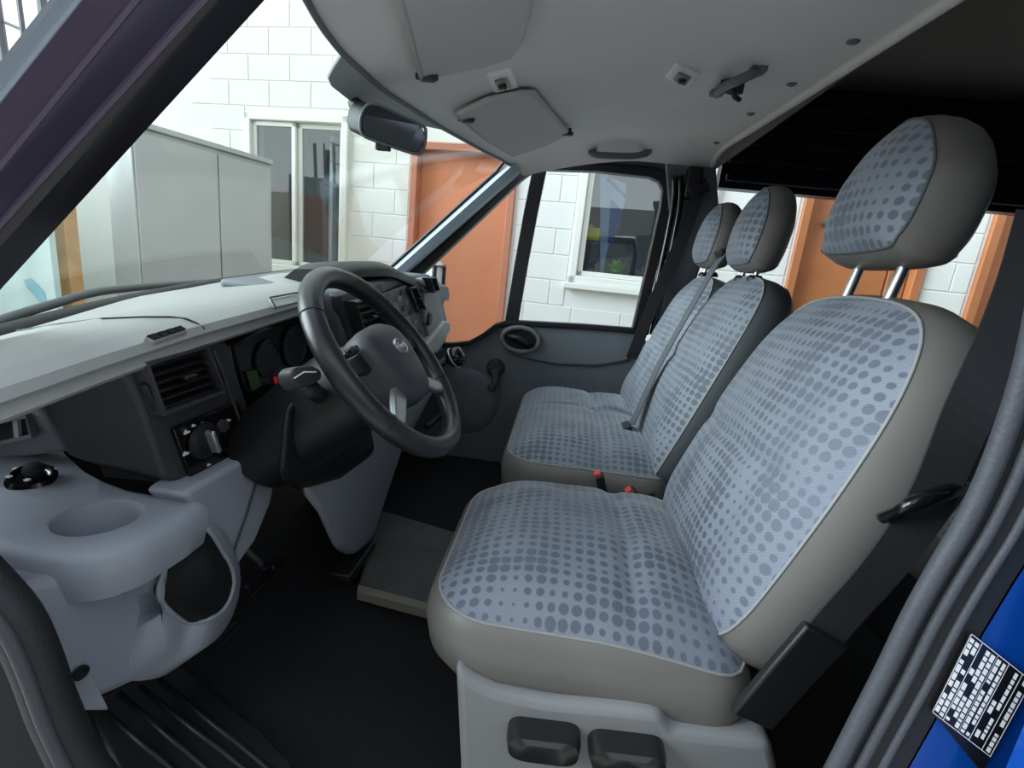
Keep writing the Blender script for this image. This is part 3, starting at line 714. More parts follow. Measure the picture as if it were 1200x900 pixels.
# plastic base with height adjusters
bpx = [(532, 783), (552, 797), (580, 811), (640, 824), (738, 832), (776, 838), (788, 858), (880, 868), (906, 872), (914, 905), (920, 1010), (540, 1010), (538, 900)]
sb = put('seat_base', prism([UY(x, y, .585) for x, y in bpx], (0, .50, 0)), SEATP, ds, bevel=.018)
for (x0, x1, y0, y1) in ((598, 676, 852, 890), (694, 776, 867, 906)):
    p0, p1 = UY(x0, (y0 + y1) / 2 - 5, .565), UY(x1, (y0 + y1) / 2 + 5, .565); c = (p0 + p1) / 2; L = (p1 - p0).length / 2
    hh = (UY(x0, y0, .565).z - UY(x0, y1, .565).z) * .72; L *= 1.12
    ol = resample(rrect(-L, L, -hh * .5, hh * .5, hh * .45, 6), 40)
    dr = (p1 - p0).normalized(); upv = V((0, -1, 0)).cross(dr).normalized()
    if upv.z < 0: upv = -upv
    rr = []
    for k, (sc, dy) in enumerate(((1.0, .03), (1.0, .0), (.93, -.014), (.7, -.019))):
        rr.append([c + dr * p.x * sc + upv * p.y * sc + V((0, dy, 0)) for p in resample([(q.x, q.y) for q in ol], 40)])
    kn = put('height_adjuster', loft(rr), mat('adjuster_black', (34, 33, 32), .3), sb, smooth='auto')
# recline lever reaching round the backrest
rl = [UY(1034, 607, .57), UY(1052, 600, .552), UY(1066, 592, .545), UY(1100, 580, .55), UY(1128, 570, .585)]
put('recline_lever', tube(catmull(rl, 4), [.007] * 8 + [.009] * 9, 10), GLOSSB, ds, smooth=True)
put('buckle_stalk', boxf(UY(762, 592, 1.17), (.014, 0, .004), (0, .008, 0), (-.01, 0, .035)), BLACK, ds, bevel=.004)
tag(ds, 'grey dotted fabric driver seat with raised headrest and plastic base', 'car seat')

# --- double passenger bench
bs = empty('passenger_bench', (.12, 1.65, .6))
cush = rrect(-.10, .36, 1.235, 2.085, (.09, .05, .05, .11), 8)
add_pad(bs, 'cushion', 'cushion_cover', cush, (V((0, 0, 1.0)),) + X3, [(.010, -.012), (.016, -.05), (.010, -.11), (-.01, -.15), (-.03, -.16)],
        seat_dome(.07, 4.5, (('b', 1.66, .016, .016), ('a', .17, .018, .012)), .007, 5), m=VINYL, uvoff=(3.1, .2))
put('seat_base', box(-.02, .40, 1.26, 2.06, .605, .86), BLACK, bs, bevel=.02)
def backo(hw, h):
    q = [(0, -hw * .9), (-.01, 0), (0, hw * .9), (.05, hw), (.3, hw), (h - .09, hw * .93), (h - .02, hw * .7), (h, hw * .3), (h, -hw * .3), (h - .02, -hw * .7), (h - .09, -hw * .93), (.3, -hw), (.05, -hw)]
    return [(p.x, p.y) for p in catmull([(a, b, 0) for a, b in q], 6, True)]
for Yc, uvo in ((1.447, (4.4, .3)), (1.872, (5.6, .9))):
    add_pad(bs, 'backrest', 'backrest_cover', backo(.205, .585), back_frame((.31, Yc, 1.005)), [(.006, -.012), (.010, -.04), (.008, -.07), (-.01, -.095), (-.03, -.10)],
            seat_dome(.045, 4.5, (('a', .30, .018, .007), ('b', -.1, .02, .006)), .004, Yc), m=VINYL_D if Yc < 1.6 else VINYL_D, uvoff=uvo)
headrest(bs, (.482, 1.452, 1.588), 9, .097, .205, .085, (-.05, .05), (6.3, .2), .03)
headrest(bs, (.490, 1.875, 1.607), 9, .097, .205, .085, (-.05, .05), (7.3, .6), .035)
tag(bs, 'grey dotted fabric double passenger bench with two headrests', 'car seat')

# --- second row seat seen past the driver seat
rs = empty('rear_bench', (1.3, 1.0, .6))
add_pad(rs, 'cushion', 'cushion_cover', rrect(.95, 1.4, .60, 1.9, .08, 6), (V((0, 0, 1.0)),) + X3, [(.01, -.015), (.015, -.06), (0, -.13), (-.03, -.15)], seat_dome(.05, 4, (('b', 1.2, .02, .01),), .006, 9), uvoff=(8, 0))
add_pad(rs, 'backrest', 'backrest_cover', backo(.62, .58), back_frame((1.38, 1.25, 1.0), 18), [(.01, -.015), (.015, -.06), (0, -.12), (-.03, -.14)], seat_dome(.045, 4, (), .004, 2), m=VINYL_D, uvoff=(9, 0))
put('seat_base', box(1.0, 1.4, .66, 1.84, .602, .86), BLACK, rs, bevel=.02)
tag(rs, 'second row grey dotted bench seat behind the driver seat', 'car seat')

# ================================================================== SEAT BELTS
def belt_pts(l): return [UY(x, y, Y) for x, y, Y in l]
db = empty('driver_seat_belt', UY(885, 850, .57))
pth = catmull(belt_pts([(1222, 250, .66), (1200, 330, .63), (1168, 415, .60), (1128, 500, .575), (1088, 590, .565), (1040, 660, .56), (985, 722, .56), (940, 775, .56)]), 5)
put('webbing', strip(pth, .05, .003, (.75, 0, .45)), BELT, db)
slv = belt_pts([(968, 742, .558), (925, 790, .56), (880, 842, .565)])
put('anchor_sleeve', strip(slv, .062, .014, (.75, 0, .45)), BLACK, db, bevel=.004)
tag(db, 'black driver seat belt with plastic anchor sleeve at the seat base', 'seat belt')

bfn = V((-math.cos(math.radians(20.5)), 0, math.sin(math.radians(20.5)))); bfp = V((.31, 1.66, 1.005)) + bfn * .062
mb = empty('centre_seat_belt', UP(738, 498, bfp, bfn))
pp = [UP(x, y, bfp, bfn) for x, y in ((834, 318), (803, 372), (772, 428), (752, 472), (740, 498))]
pp = [V((.50, pp[0].y + .06, 1.63)), V((.475, pp[0].y + .02, 1.60))] + pp
_d2 = (pp[-1] - pp[2]).normalized(); put('webbing', strip(catmull(pp, 4), .058, .003, bfn.cross(_d2)), BELTG, mb)
bt = pp[-1]
put('latch_plate', boxf(bt + V((-.012, 0, -.012)), (.006, 0, -.012), (0, .032, 0), (.012, 0, .006)), BLACK, mb, bevel=.003)
put('belt_guide', boxf(pp[0] + V((0, 0, .0)), (.02, 0, .01), (0, .035, 0), (-.006, 0, .012)), BLACK, mb, bevel=.004)
tag(mb, 'grey centre seat belt lying over the passenger bench backs', 'seat belt')
pb = empty('passenger_seat_belt', UY(752, 385, 2.08))
put('webbing', strip(catmull(belt_pts([(818, 225, 2.08), (806, 262, 2.06), (788, 305, 2.06), (764, 360, 2.08), (740, 420, 2.1)]), 5), .05, .003, (.85, 0, .3)), BELT, pb)
put('belt_guide', boxf(UY(819, 222, 2.075), (.035, 0, .012), (0, .012, 0), (-.008, 0, .016)), BLACK, pb, bevel=.004)
tag(pb, 'black passenger seat belt hanging down the far door pillar', 'seat belt')
def buckle(c, lean, label):
    c = V(c); A = V((math.sin(lean), 0, math.cos(lean))); N_ = V((math.cos(lean), 0, -math.sin(lean)))
    e = empty('belt_buckle', c - A * .07)
    put('housing', boxf(c - A * .03, N_ * .011, (0, .017, 0), A * .04), BLACK, e, bevel=.004)
    put('release_button', boxf(c + A * .012 - N_ * .004, N_ * .009, (0, .013, 0), A * .006), RED, e, bevel=.003)
    tag(e, label, 'buckle')
buckle(UY(724, 499, 1.56), -.5, 'belt buckle with red button between the two bench places')
buckle(UY(703, 560, 1.165), -.35, 'leaning belt buckle with red button between driver seat and bench')
buckle(UY(741, 578, 1.18), -.7, 'belt buckle with red button against the driver backrest')

# ================================================================== DASHBOARD
dash = empty('dashboard', (-.75, 1.25, .95))
BR = [(.38, 1.318), (.45, 1.328), (.53, 1.340), (.60, 1.349), (.70, 1.362), (.83, 1.374), (1.01, 1.392), (1.12, 1.405), (1.3, 1.42), (2.12, 1.43)]   # height of the brow edge along the van's width
def interp(T, y):
    if y <= T[0][0]: return T[0][1]
    for (a_, u), (b_, v_) in zip(T, T[1:]):
        if y <= b_: return u + (v_ - u) * (y - a_) / (b_ - a_)
    return T[-1][1]
ZFR = [(.38, 1.255), (.69, 1.298), (.83, 1.318), (1.04, 1.355), (1.22, 1.372), (1.45, 1.40), (1.78, 1.425), (2.12, 1.43)]      # height at the foot of the windscreen
def dash_sec(Y):
    zb = interp(BR, Y); zf_ = interp(ZFR, Y); xf = -.895 - .1 * math.sin(math.pi * (Y - .38) / 1.74)
    return [V((xf, Y, zf_ - .05)), V((xf, Y, zf_)), V((xf * .5 - .35, Y, (zf_ + zb + .014) / 2 + .002)), V((-.68, Y, zb + .016)), V((-.62, Y, zb + .020)), V((-.585, Y, zb + .016)), V((-.562, Y, zb + .006)), V((-.556, Y, zb - .006)), V((-.566, Y, zb - .014)), V((-.62, Y, zb - .016))]
ys_ = [.38 + (1.64 - .38) * k / 24 for k in range(25)]
def trim_sec(Y):
    f_ = sst((Y - 1.12) / .06) * .09                                     # the pad's edge steps back behind the centre hood
    q_ = dash_sec(Y); return q_[:3] + [p - V((f_, 0, 0)) for p in q_[3:]]
P = [trim_sec(Y) for Y in ys_]
top = put('top_pad', shell(P, (-.004, 0, -.02)), DASHT, dash, smooth='auto')
# joint line of the end panel
jl = [UZ(x, y, 1.0) for x, y in ((0, 0),)]
def on_top(x, y):
    """pixel onto the dash top"""
    v = ray(x, y) / F; lo, hi = .3, 3
    for k in range(50):
        m_ = (lo + hi) / 2; p = CAM + v * m_; sec = dash_sec(max(.38, min(2.1, p.y))); z = None
        for a_, b_ in zip(sec[1:], sec[2:]):
            if a_.x <= p.x <= b_.x and b_.x > a_.x: z = a_.z + (b_.z - a_.z) * (p.x - a_.x) / (b_.x - a_.x)
        if p.x > -.556: z = -9
        if z is None: z = sec[1].z
        if p.z > z: lo = m_
        else: hi = m_
    return CAM + v * lo
put('panel_joint', tube([on_top(x, y) + V((0, 0, .0005)) for x, y in ((20, 388), (70, 380), (120, 374), (170, 372), (200, 372), (218, 374), (230, 379), (240, 386))], .0018, 6), BLACK, top)
# core fascia (charcoal)
def core_sec(Y):
    zb = interp(BR, Y) - .016
    sh = .16 * max(0, min(1, (1.0 - Y) / .36))                                    # the near end leans away under the brow
    P_ = [V((-.80, Y, zb - .07)), V((-.60, Y, zb)), V((-.625, Y, zb - .05)), V((-.615, Y, zb - .12)), V((-.60, Y, 1.12)), V((-.60, Y, 1.02)), V((-.90, Y, 1.0))]
    return [p + V((0, sh * (zb - p.z) / .27, 0)) for p in P_]
fas = put('fascia', loft([core_sec(Y) for Y in [.64 + (2.1 - .64) * k / 14 for k in range(15)]]), CHAR, dash, smooth='auto')
# demister slot panel on the brow
q = [on_top(x, y) for x, y in ((168, 399), (211, 386), (220, 391), (180, 405))]
slot = put('demister_vent', prism([p + V((.004, -.002, .006)) for p in q], V((-.006, 0, -.01))), DASHT, dash, bevel=.003)
for k in range(4):
    u0, u1 = .05 + .235 * k, .05 + .235 * k + .19
    a_, b_ = q[0].lerp(q[1], u0), q[0].lerp(q[1], u1); c_, d_ = q[3].lerp(q[2], u1), q[3].lerp(q[2], u0)
    put('slot', prism([p + V((.0055, -.003, .0085)) for p in (a_.lerp(d_, .1), b_.lerp(c_, .1), b_.lerp(c_, .85), a_.lerp(d_, .85))], V((-.004, 0, -.004))), BLACKM, slot)
# raised pod carrying vent and lamp switch (faces the driver)
XF = -.585
def fpx(l, X=XF): return [UX(x, y, X) for x, y in l]
pod = put('vent_pod', prism(fpx([(138, 424), (250, 392), (268, 402), (306, 520), (222, 572), (190, 560), (160, 470)]), (-.2, .03, 0)), CHAR, dash, bevel=.010)
def vent(corner_px, X, rows, name='air_vent', parent=dash, slatm=BLACK):
    """corners tl,tr,br,bl in pixels on the plane x = X"""
    tl, tr, br, bl = fpx(corner_px, X)
    fr = put(name, strip([tl, tr, br, bl], .03, .007, (1, 0, 0), True), CHAR, parent, bevel=.002)
    put('duct', prism([p + V((-.014, 0, 0)) for p in (tl, tr, br, bl)], (-.004, 0, 0)), BLACKM, fr)
    for k in range(rows):
        t = (k + .5) / rows; a_, b_ = tl.lerp(bl, t), tr.lerp(br, t); dn = (bl - tl) / rows
        c = (a_ + b_) / 2
        put('slat', boxf(c + V((-.002, 0, 0)), (b_ - a_) * .48, V((.008, 0, 0)) + dn * .12, dn * .10), slatm, fr, bevel=.0012)
    c = (tl + tr + br + bl) / 4
    put('slat_tab', boxf(c + V((.012, 0, .004)), (br - bl) * .10, V((.008, 0, 0)), (tl - bl) * .045), slatm, fr, bevel=.003)
    return fr
vent([(163, 425), (234, 405), (256, 458), (184, 484)], XF + .012, 6)
th_ = fpx([(160, 450), (170, 447), (186, 480), (178, 484)], XF + .006)
put('vent_wheel', prism(th_, (.012, 0, 0)), BLACK, dash, bevel=.004)
# lamp switch panel
lsw = put('lamp_switch_panel', prism(fpx([(198, 502), (275, 470), (292, 524), (222, 566)], XF + .001), (.008, 0, 0)), GLOSSB, dash, bevel=.002)
kc = UX(238, 516, XF + .012)
dial = put('rotary_switch', lathe(kc, (1, 0, 0), [(.0, 0), (.032, 0), (.03, .008), (.022, .012), (0, .012)], 28), BLACK, lsw, smooth='auto')
put('switch_grip', boxf(kc + V((.018, 0, 0)), (.009, 0, 0), V((0, .008, -.021)), V((0, .0035, .002))), SILVER, dial, bevel=.003)
kd = UX(259, 499, XF + .012)
put('dimmer_wheel', lathe(kd, (1, 0, 0), [(0, 0), (.012, 0), (.011, .008), (0, .009)], 16), CHAR, lsw, smooth='auto')
for (x, y, s_) in ((219, 507, .006), (227, 499, .004), (238, 497, .005), (248, 503, .004), (218, 532, .006), (268, 493, .005), (245, 545, .004), (291, 526, .003)):
    c = UX(x, y, XF + .0105)
    put('symbol', join(boxf(c, (.0006, 0, 0), (0, s_, 0), (0, 0, s_ * .28)), boxf(c + V((0, -s_ * .4, s_ * .45)), (.0006, 0, 0), (0, s_ * .35, 0), (0, 0, s_ * .35))), WHITEP, lsw)
# pod edge trims
put('joint_trim', tube(fpx([(250, 410), (262, 440), (280, 490), (292, 528)], XF + .012), .003, 6), CHAR, dash, smooth=True)
# instrument cluster
clus = put('instrument_cluster', prism(fpx([(268, 404), (300, 384), (372, 360), (430, 360), (420, 440), (352, 476), (322, 498), (298, 492), (280, 450)], -.60), (-.04, 0, 0)), GLOSSB, dash, bevel=.012)
for (x, y, r) in ((312, 420, .04), (345, 405, .05), (385, 395, .05)):
    c = UX(x, y, -.598)
    g = put('gauge', lathe(c, (1, 0, 0), [(r, 0), (r, .004), (r * .93, .005), (r * .9, .001), (0, .001)], 32), BLACK, clus, smooth='auto')
    for k in range(9):
        t = math.radians(215 - 31 * k); dv = V((0, math.cos(t), math.sin(t)))
        put('gauge_mark', boxf(c + V((.0022, 0, 0)) + dv * r * .75, (.0004, 0, 0), dv * r * .07, dv.cross(V((1, 0, 0))) * r * .018), GREYD, g)
put('display', prism(fpx([(288, 436), (300, 433), (306, 452), (295, 458)], -.597), (.001, 0, 0)), mat('green_display', (48, 74, 24), .4, emit=.03), clus)
put('warning_lamp', prism(fpx([(320, 442), (324, 441), (326, 448), (322, 450)], -.597), (.001, 0, 0)), mat('red_lamp', (190, 34, 50), .4, emit=.12), clus)
put('cluster_lip', prism(fpx([(306, 482), (344, 460), (350, 466), (316, 492)], -.585), (-.02, 0, 0)), CHAR, dash, bevel=.006)
# storage flap on the brow above the cluster
q = [on_top(x, y) for x, y in ((314, 352), (346, 346), (356, 353), (320, 362))]
put('brow_flap', prism([p + V((.003, 0, .003)) for p in q], V((-.003, 0, -.004))), DASHT, top, bevel=.0015)
put('flap_gap', tube([q[3] + V((.004, 0, .006)), q[0] + V((.004, 0, .006)), q[1] + V((.004, 0, .006)), q[2] + V((.004, 0, .006))], .002, 6), BLACK, top)

# centre: hooded tray, vents, radio, right hand side panel
hood_px = [(386, 315, 1.17), (400, 308, 1.23), (425, 306, 1.32), (448, 308, 1.42), (470, 318, 1.55), (492, 330, 1.70)]
hp_ = catmull([UY(x, y, Y) for x, y, Y in hood_px], 5)
rr = []
for i, p in enumerate(hp_):
    rr.append([p + V((-.14, 0, -.05)), p + V((-.09, 0, -.010)), p, p + V((.03, 0, -.018)), p + V((.035, 0, -.038)), p + V((-.02, 0, -.045)), p + V((-.14, 0, -.09))])
put('centre_hood', loft(rr), BLACK, dash, smooth='auto', angle=50)
# hollow tray below the hood
XC = -.50
put('centre_block', prism([UX(x, y, XC - .012) for x, y in ((396, 342), (468, 324), (505, 322), (518, 345), (527, 385), (520, 412), (470, 440), (428, 440), (405, 400))], (-.3, 0, 0)), GREYD, dash, bevel=.014)
put('centre_bezel', prism([UX(x, y, XC - .006) for x, y in ((398, 346), (448, 330), (470, 420), (430, 436), (410, 400))], (-.03, 0, 0)), CHAR, dash, bevel=.008)
vent([(411, 354), (437, 348), (451, 388), (424, 396)], XC + .006, 5)
rad = put('radio', prism([UX(x, y, XC) for x, y in ((446, 345), (474, 334), (492, 372), (498, 400), (470, 412), (458, 392))], (.006, 0, 0)), GREYD, dash, bevel=.002)
put('radio_screen', prism([UX(x, y, XC + .0065) for x, y in ((452, 358), (464, 353), (475, 382), (463, 388))], (.001, 0, 0)), GLOSSB, rad)
for k in range(5):
    for j in range(2):
        c = UX(468 + 5.2 * k + 3 * j, 350 + 11.5 * k - 7 * j, XC + .008)
        put('radio_button', boxf(c, (.003, 0, 0), (0, .014, 0), (0, 0, .008)), CHAR if (k + j) % 2 else GREY, rad, bevel=.002)
for (x, y) in ((459, 400), (466, 397), (473, 394), (480, 391)):
    c = UX(x, y, XC + .006); put('radio_button', boxf(c, (.004, 0, 0), (0, .013, 0), (0, 0, .009)), CHAR, rad, bevel=.002)
vent([(476, 338), (484, 336), (495, 362), (487, 365)], XC + .008, 6)
put('heater_knob', lathe(UX(496, 373, XC), (1, 0, 0), [(0, 0), (.03, 0), (.028, .02), (.02, .03), (0, .03)], 20), CHAR, dash, smooth='auto')
kk = UX(440, 399, XC + .01)
kb = put('heater_knob', lathe(kk, (1, 0, 0), [(0, 0), (.034, 0), (.034, .012), (.028, .03), (.02, .034), (0, .034)], 24), CHAR, dash, smooth='auto')
put('knob_ring', tube([kk + V((.034, math.cos(t) * .029, math.sin(t) * .029)) for t in [6.283 * k / 24 for k in range(24)]], .004, 6, True), SILVER, kb, smooth=True)
gb = put('glove_box', prism([UX(x, y, XC + .02) for x, y in ((497, 327), (508, 325), (515, 345), (522, 380), (505, 402), (498, 372))], (-.04, 0, 0)), GREY, dash, bevel=.006)
put('glove_shelf', prism([UX(x, y, XC + .035) for x, y in ((500, 404), (522, 376), (528, 377), (528, 388), (514, 412), (503, 416))], (-.05, 0, 0)), mat('pale_shelf', (186, 188, 182), .6), dash, bevel=.008)
vent([(500, 326), (507, 325), (511, 340), (505, 342)], XC + .03, 4)
sil = UX(512, 330, XC)
# far end of the dash top, beyond the hood
P = []
for k in range(9):
    Y = 1.645 + .475 * k / 8; zt_ = 1.446 - .015 * k / 8
    P.append([V((-.78, Y, zt_ - .07)), V((-.66, Y, zt_ - .02)), V((-.54, Y, zt_ - .006)), V((-.50, Y, zt_ - .022)), V((-.49, Y, zt_ - .06))])
put('top_pad', shell(P, (-.004, 0, -.02)), GREYD, dash, smooth='auto')
# gear lever and console
gl = put('gear_lever', tube([V((-.47, 1.47, 1.15)), V((-.36, 1.475, 1.19)), V((-.315, 1.478, 1.222))], [.022, .014, .011], 10), BLACK, dash, smooth=True)
gk = UX(537, 417, -.30)
put('gear_knob', lathe(gk - V((.032, 0, .022)), (.82, 0, .57), [(0, 0), (.016, 0), (.03, .016), (.033, .034), (.026, .052), (.014, .058), (0, .059)], 20), GLOSSB, gl, smooth='auto', angle=60)
put('knob_ring', tube([gk + V((-.014, 0, -.01)) + V((0, math.cos(t), 0)) * .033 + V((-.57, 0, .82)) * (.033 * math.sin(t)) for t in [6.283 * k / 24 for k in range(24)]], .0035, 6, True), SILVER, gl, smooth=True)
con = put('centre_console', loft([[UX(x, y, X) for x, y in ((382, 480), (500, 440), (512, 450), (470, 530), (450, 590), (436, 632), (412, 652), (392, 644), (372, 600), (352, 575))] for X in (-.46, -.56, -.85)]), GREY, dash, bevel=.02)
put('console_foot', boxf(UX(415, 655, -.49), (.03, 0, 0), (0, .09, 0), (0, 0, .012)), BLACK, dash, bevel=.006)

# lower dash: tray with cup holder, bin, kick panel, knee panel
zt = 1.09
tray_px = [(-60, 520), (30, 510), (62, 512), (75, 530), (96, 548), (120, 560), (150, 570), (190, 577), (222, 578), (244, 586), (222, 602), (196, 617), (166, 633), (120, 648), (80, 653), (40, 650), (0, 642), (-60, 622)]
trp = [UZ(x, y, zt) for x, y in tray_px]
# the tray top is a ring around the cup hole so the cup is a real recess
cupc = UZ(116, 605, zt); cr_ = .052
n_ = 96
outer = resample([(p.x, p.y) for p in trp], n_)
# order both loops by angle about the cup centre
import cmath
def ang(p): return math.atan2(p.y - cupc.y, p.x - cupc.x)
ol = sorted(outer, key=ang)
ring_in = [V((cupc.x + cr_ * math.cos(ang(p)), cupc.y + cr_ * math.sin(ang(p)), zt - .003)) for p in ol]
def rnd_in(p, d): return V((p.x, p.y, 0)) + (V((cupc.x, cupc.y, 0)) - V((p.x, p.y, 0))).normalized() * d
rings = [[V((p.x, p.y, zt - .085)) for p in [rnd_in(q, .022) for q in ol]], [V((p.x, p.y, zt - .075)) for p in [rnd_in(q, .008) for q in ol]], [V((p.x, p.y, zt - .04)) for p in ol], [V((p.x, p.y, zt - .014)) for p in [rnd_in(q, .001) for q in ol]],
         [V((p.x, p.y, zt - .004)) for p in [rnd_in(q, .007) for q in ol]], [V((p.x, p.y, zt)) for p in [rnd_in(q, .018) for q in ol]],
         [V((p.x + (p.x - cupc.x) * .12, p.y + (p.y - cupc.y) * .12, zt)) for p in ring_in], [V((p.x + (p.x - cupc.x) * .03, p.y + (p.y - cupc.y) * .03, zt - .001)) for p in ring_in], ring_in,
         [V((p.x, p.y, zt - .06)) for p in ring_in], [cupc + (V((p.x, p.y, cupc.z)) - cupc) * .9 + V((0, 0, -.066)) for p in ring_in], [cupc + (V((p.x, p.y, cupc.z)) - cupc) * .02 + V((0, 0, -.066)) for p in ring_in]]
tray = put('lower_tray', loft(rings), GREY, dash, smooth='auto', angle=40)
# mirror adjuster knob set in the tray
mk = UZ(38, 563, 1.092)
ma_ = put('mirror_adjuster', lathe(mk, (.25, -.3, 1), [(0, 0), (.030, 0), (.032, .006), (.026, .014), (.020, .012), (.018, .010), (0, .010)], 28), GLOSSB, tray, smooth='auto')
put('adjuster_stick', lathe(mk + V((.006, 0, .008)), (.25, -.3, 1), [(0, 0), (.010, 0), (.014, .016), (.012, .022), (0, .024)], 14), BLACK, ma_, smooth='auto')
for k in range(5):
    t = 1 + k * 1.1; put('symbol', boxf(mk + V((math.cos(t) * .026, math.sin(t) * .026, .0145 + .003 * math.cos(t) * -1)), (.003, 0, 0), (0, .003, 0), (0, 0, .0012)), WHITEP, ma_)
# side vent cheek above the tray
def chk(l, Y): return [UY(x, y, Y) for x, y in l]
ck = put('side_cheek', prism([UY(x, y, Y) for x, y, Y in ((-60, 486, .69), (46, 474, .69), (62, 500, .70), (80, 530, .71), (-60, 548, .71))], (-.01, .04, 0)), GREY, dash, bevel=.01)
put('cheek_vent', strip(chk(((-20, 498), (34, 487), (40, 510), (-20, 524)), .69), .012, .007, (0, 1, 0), True), GREYD, ck, bevel=.002)
put('cheek_duct', prism(chk(((-20, 498), (34, 487), (40, 510), (-20, 524)), .692), (0, .006, 0)), BLACKM, ck)
put('cheek_divider', prism(chk(((14, 491), (20, 490), (22, 516), (17, 517)), .686), (0, .01, 0)), GREY, ck)
# knee panel in front of the driver
kp = [(216, 581), (226, 572), (334, 512), (337, 518), (326, 552), (318, 590), (300, 634), (276, 668), (256, 660), (250, 620), (236, 600)]
knee = put('knee_panel', prism([UX(x, y, -.545) for x, y in kp], (-.07, 0, 0)), GREY, dash, bevel=.010)
put('panel_joint', tube([UX(x, y, -.542) for x, y in ((297, 533), (303, 545), (300, 566), (290, 600), (276, 640), (270, 660))], .0022, 6), BLACK, knee)
# kick panel and open bin below the tray
kick = put('kick_panel', prism([UX(x, y, -.60) for x, y in ((14, 690), (150, 650), (250, 590), (262, 660), (236, 740), (200, 778), (160, 800), (92, 832), (62, 765))], (-.14, 0, 0)), GREY, dash, bevel=.014)
rim_px = [(192, 668), (200, 640), (212, 628), (240, 618), (262, 648), (272, 668), (273, 690), (262, 714), (244, 726), (222, 730), (206, 722), (190, 706), (186, 690)]
rim = catmull([UX(x, y, -.535 - (.03 if x < 225 else 0)) for x, y in rim_px], 4, True)
low = catmull([UX(x, y, -.605) for x, y in ((158, 700), (160, 650), (176, 615), (230, 596), (262, 640), (262, 690), (248, 730), (226, 764), (196, 790), (160, 798), (146, 790), (150, 760), (160, 720))], 4, True)
cen_ = sum(rim, V((0, 0, 0))) / len(rim)
pock = put('door_bin', loft([low, [a_.lerp(b_, .55) + V((.025, 0, -.004)) for a_, b_ in zip(low, rim)], rim], cap=False), GREY, dash, smooth=True)
put('bin_lip', tube(rim, .004, 8, True), GREY, pock, smooth=True)
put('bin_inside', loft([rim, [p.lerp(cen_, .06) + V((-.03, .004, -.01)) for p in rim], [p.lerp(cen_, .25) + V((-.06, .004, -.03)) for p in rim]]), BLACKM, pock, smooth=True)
put('panel_screw', lathe(UX(94, 788, -.584), (1, -.2, 0), [(0, 0), (.010, 0), (.010, .003), (.006, .003), (.005, 0.001), (0, .001)], 16), BLACK, kick, smooth='auto')
put('kick_edge', loft([[UX(x, y, -.592), UX(x + w_, y - 3, -.585), UX(x + w_, y, -.62), UX(x, y, -.63)] for x, y, w_ in ((16, 694, 14), (45, 730, 22), (66, 765, 26), (80, 800, 30), (92, 832, 34))]), GREY, kick, smooth='auto')
tag(dash, 'grey and charcoal van dashboard with vents cup holder and instrument cluster', 'dashboard')

# ================================================================== STEERING WHEEL
WC = V((-.304, .86, 1.315)); wu = V((-.26, 0, .305)).normalized(); wy = V((0, 1, 0)); wn = V((.305, 0, .26)).normalized()
def SW(u, v_, n_=0): return WC + wy * u + wu * v_ + wn * n_          # u to the far side, v up the wheel, n towards the driver
sw = empty('steering_wheel', WC - wn * .12)
put('rim', tube([SW(.187 * math.sin(t), .187 * math.cos(t)) for t in [6.28319 * k / 72 for k in range(72)]], .0195, 14, True), LEATHER, sw, smooth=True)
for t in (math.radians(52), math.radians(-52), math.radians(118), math.radians(-118)):
    c = SW(.187 * math.sin(t), .187 * math.cos(t)); d = (SW(math.cos(t), -math.sin(t)) - WC)
    a_ = SW(math.sin(t), math.cos(t)) - WC
    put('rim_seam', tube([c + (a_ * math.cos(q) + wn * math.sin(q)) * .0197 for q in [6.283 * k / 16 for k in range(16)]], .0011, 5, True), BLACK, sw)
# airbag boss: rounded trapezoid
bo_ = [(-.075, .055), (-.035, .072), (.035, .072), (.075, .055), (.088, .015), (.072, -.045), (.045, -.085), (0, -.095), (-.045, -.085), (-.072, -.045), (-.088, .015)]
bo_ = catmull([(a_, b_, 0) for a_, b_ in bo_], 5, True)
PADM = mat('airbag_plastic', (62, 62, 66), .5, bump=.3, bscale=800)
hubp = put('airbag_boss', loft([[SW(p.x * s, p.y * s, n__) for p in bo_] for s, n__ in ((.80, -.06), (.96, -.03), (1, -.005), (.97, .016), (.85, .026), (.5, .032), (.1, .034))]), PADM, sw, smooth='auto', angle=50)
for s in (-1, 1):
    put('spoke', loft([[SW(s * x, y0, n__ + .008), SW(s * x, y1, n__ + .008), SW(s * x, y1, n__ - .012), SW(s * x, y0, n__ - .012)] for x, y0, y1, n__ in ((.06, -.005, .04, -.01), (.10, .0, .032, -.008), (.178, .004, .028, 0))]), BLACK, sw, bevel=.005)
    put('spoke_trim', loft([[SW(s * x + xo, y0, n__ + .012), SW(s * x + xo, y1, n__ + .012), SW(s * x + xo, y1, n__ - .004), SW(s * x + xo, y0, n__ - .004)] for x, xo, y0, y1, n__ in ((.055, 0, -.075, -.035, -.002), (.10, 0, -.100, -.062, -.004), (.148, 0, -.118, -.092, -.002))]), SILVER, sw, bevel=.006)
    sc = put('switch_pod', loft([[SW(s * x, y0, n__ + .004), SW(s * x, y1, n__ + .004), SW(s * x, y1, n__ - .012), SW(s * x, y0, n__ - .012)] for x, y0, y1, n__ in ((.086, .036, .052, 0), (.112, .034, .050, .002), (.135, .034, .044, 0))]), GLOSSB, sw, bevel=.005)
    for k in range(2): put('switch_button', boxf(SW(s * (.100 + .016 * k), .043, .006), wy * .005, wu * .005, wn * .003), CHAR, sc, bevel=.002)
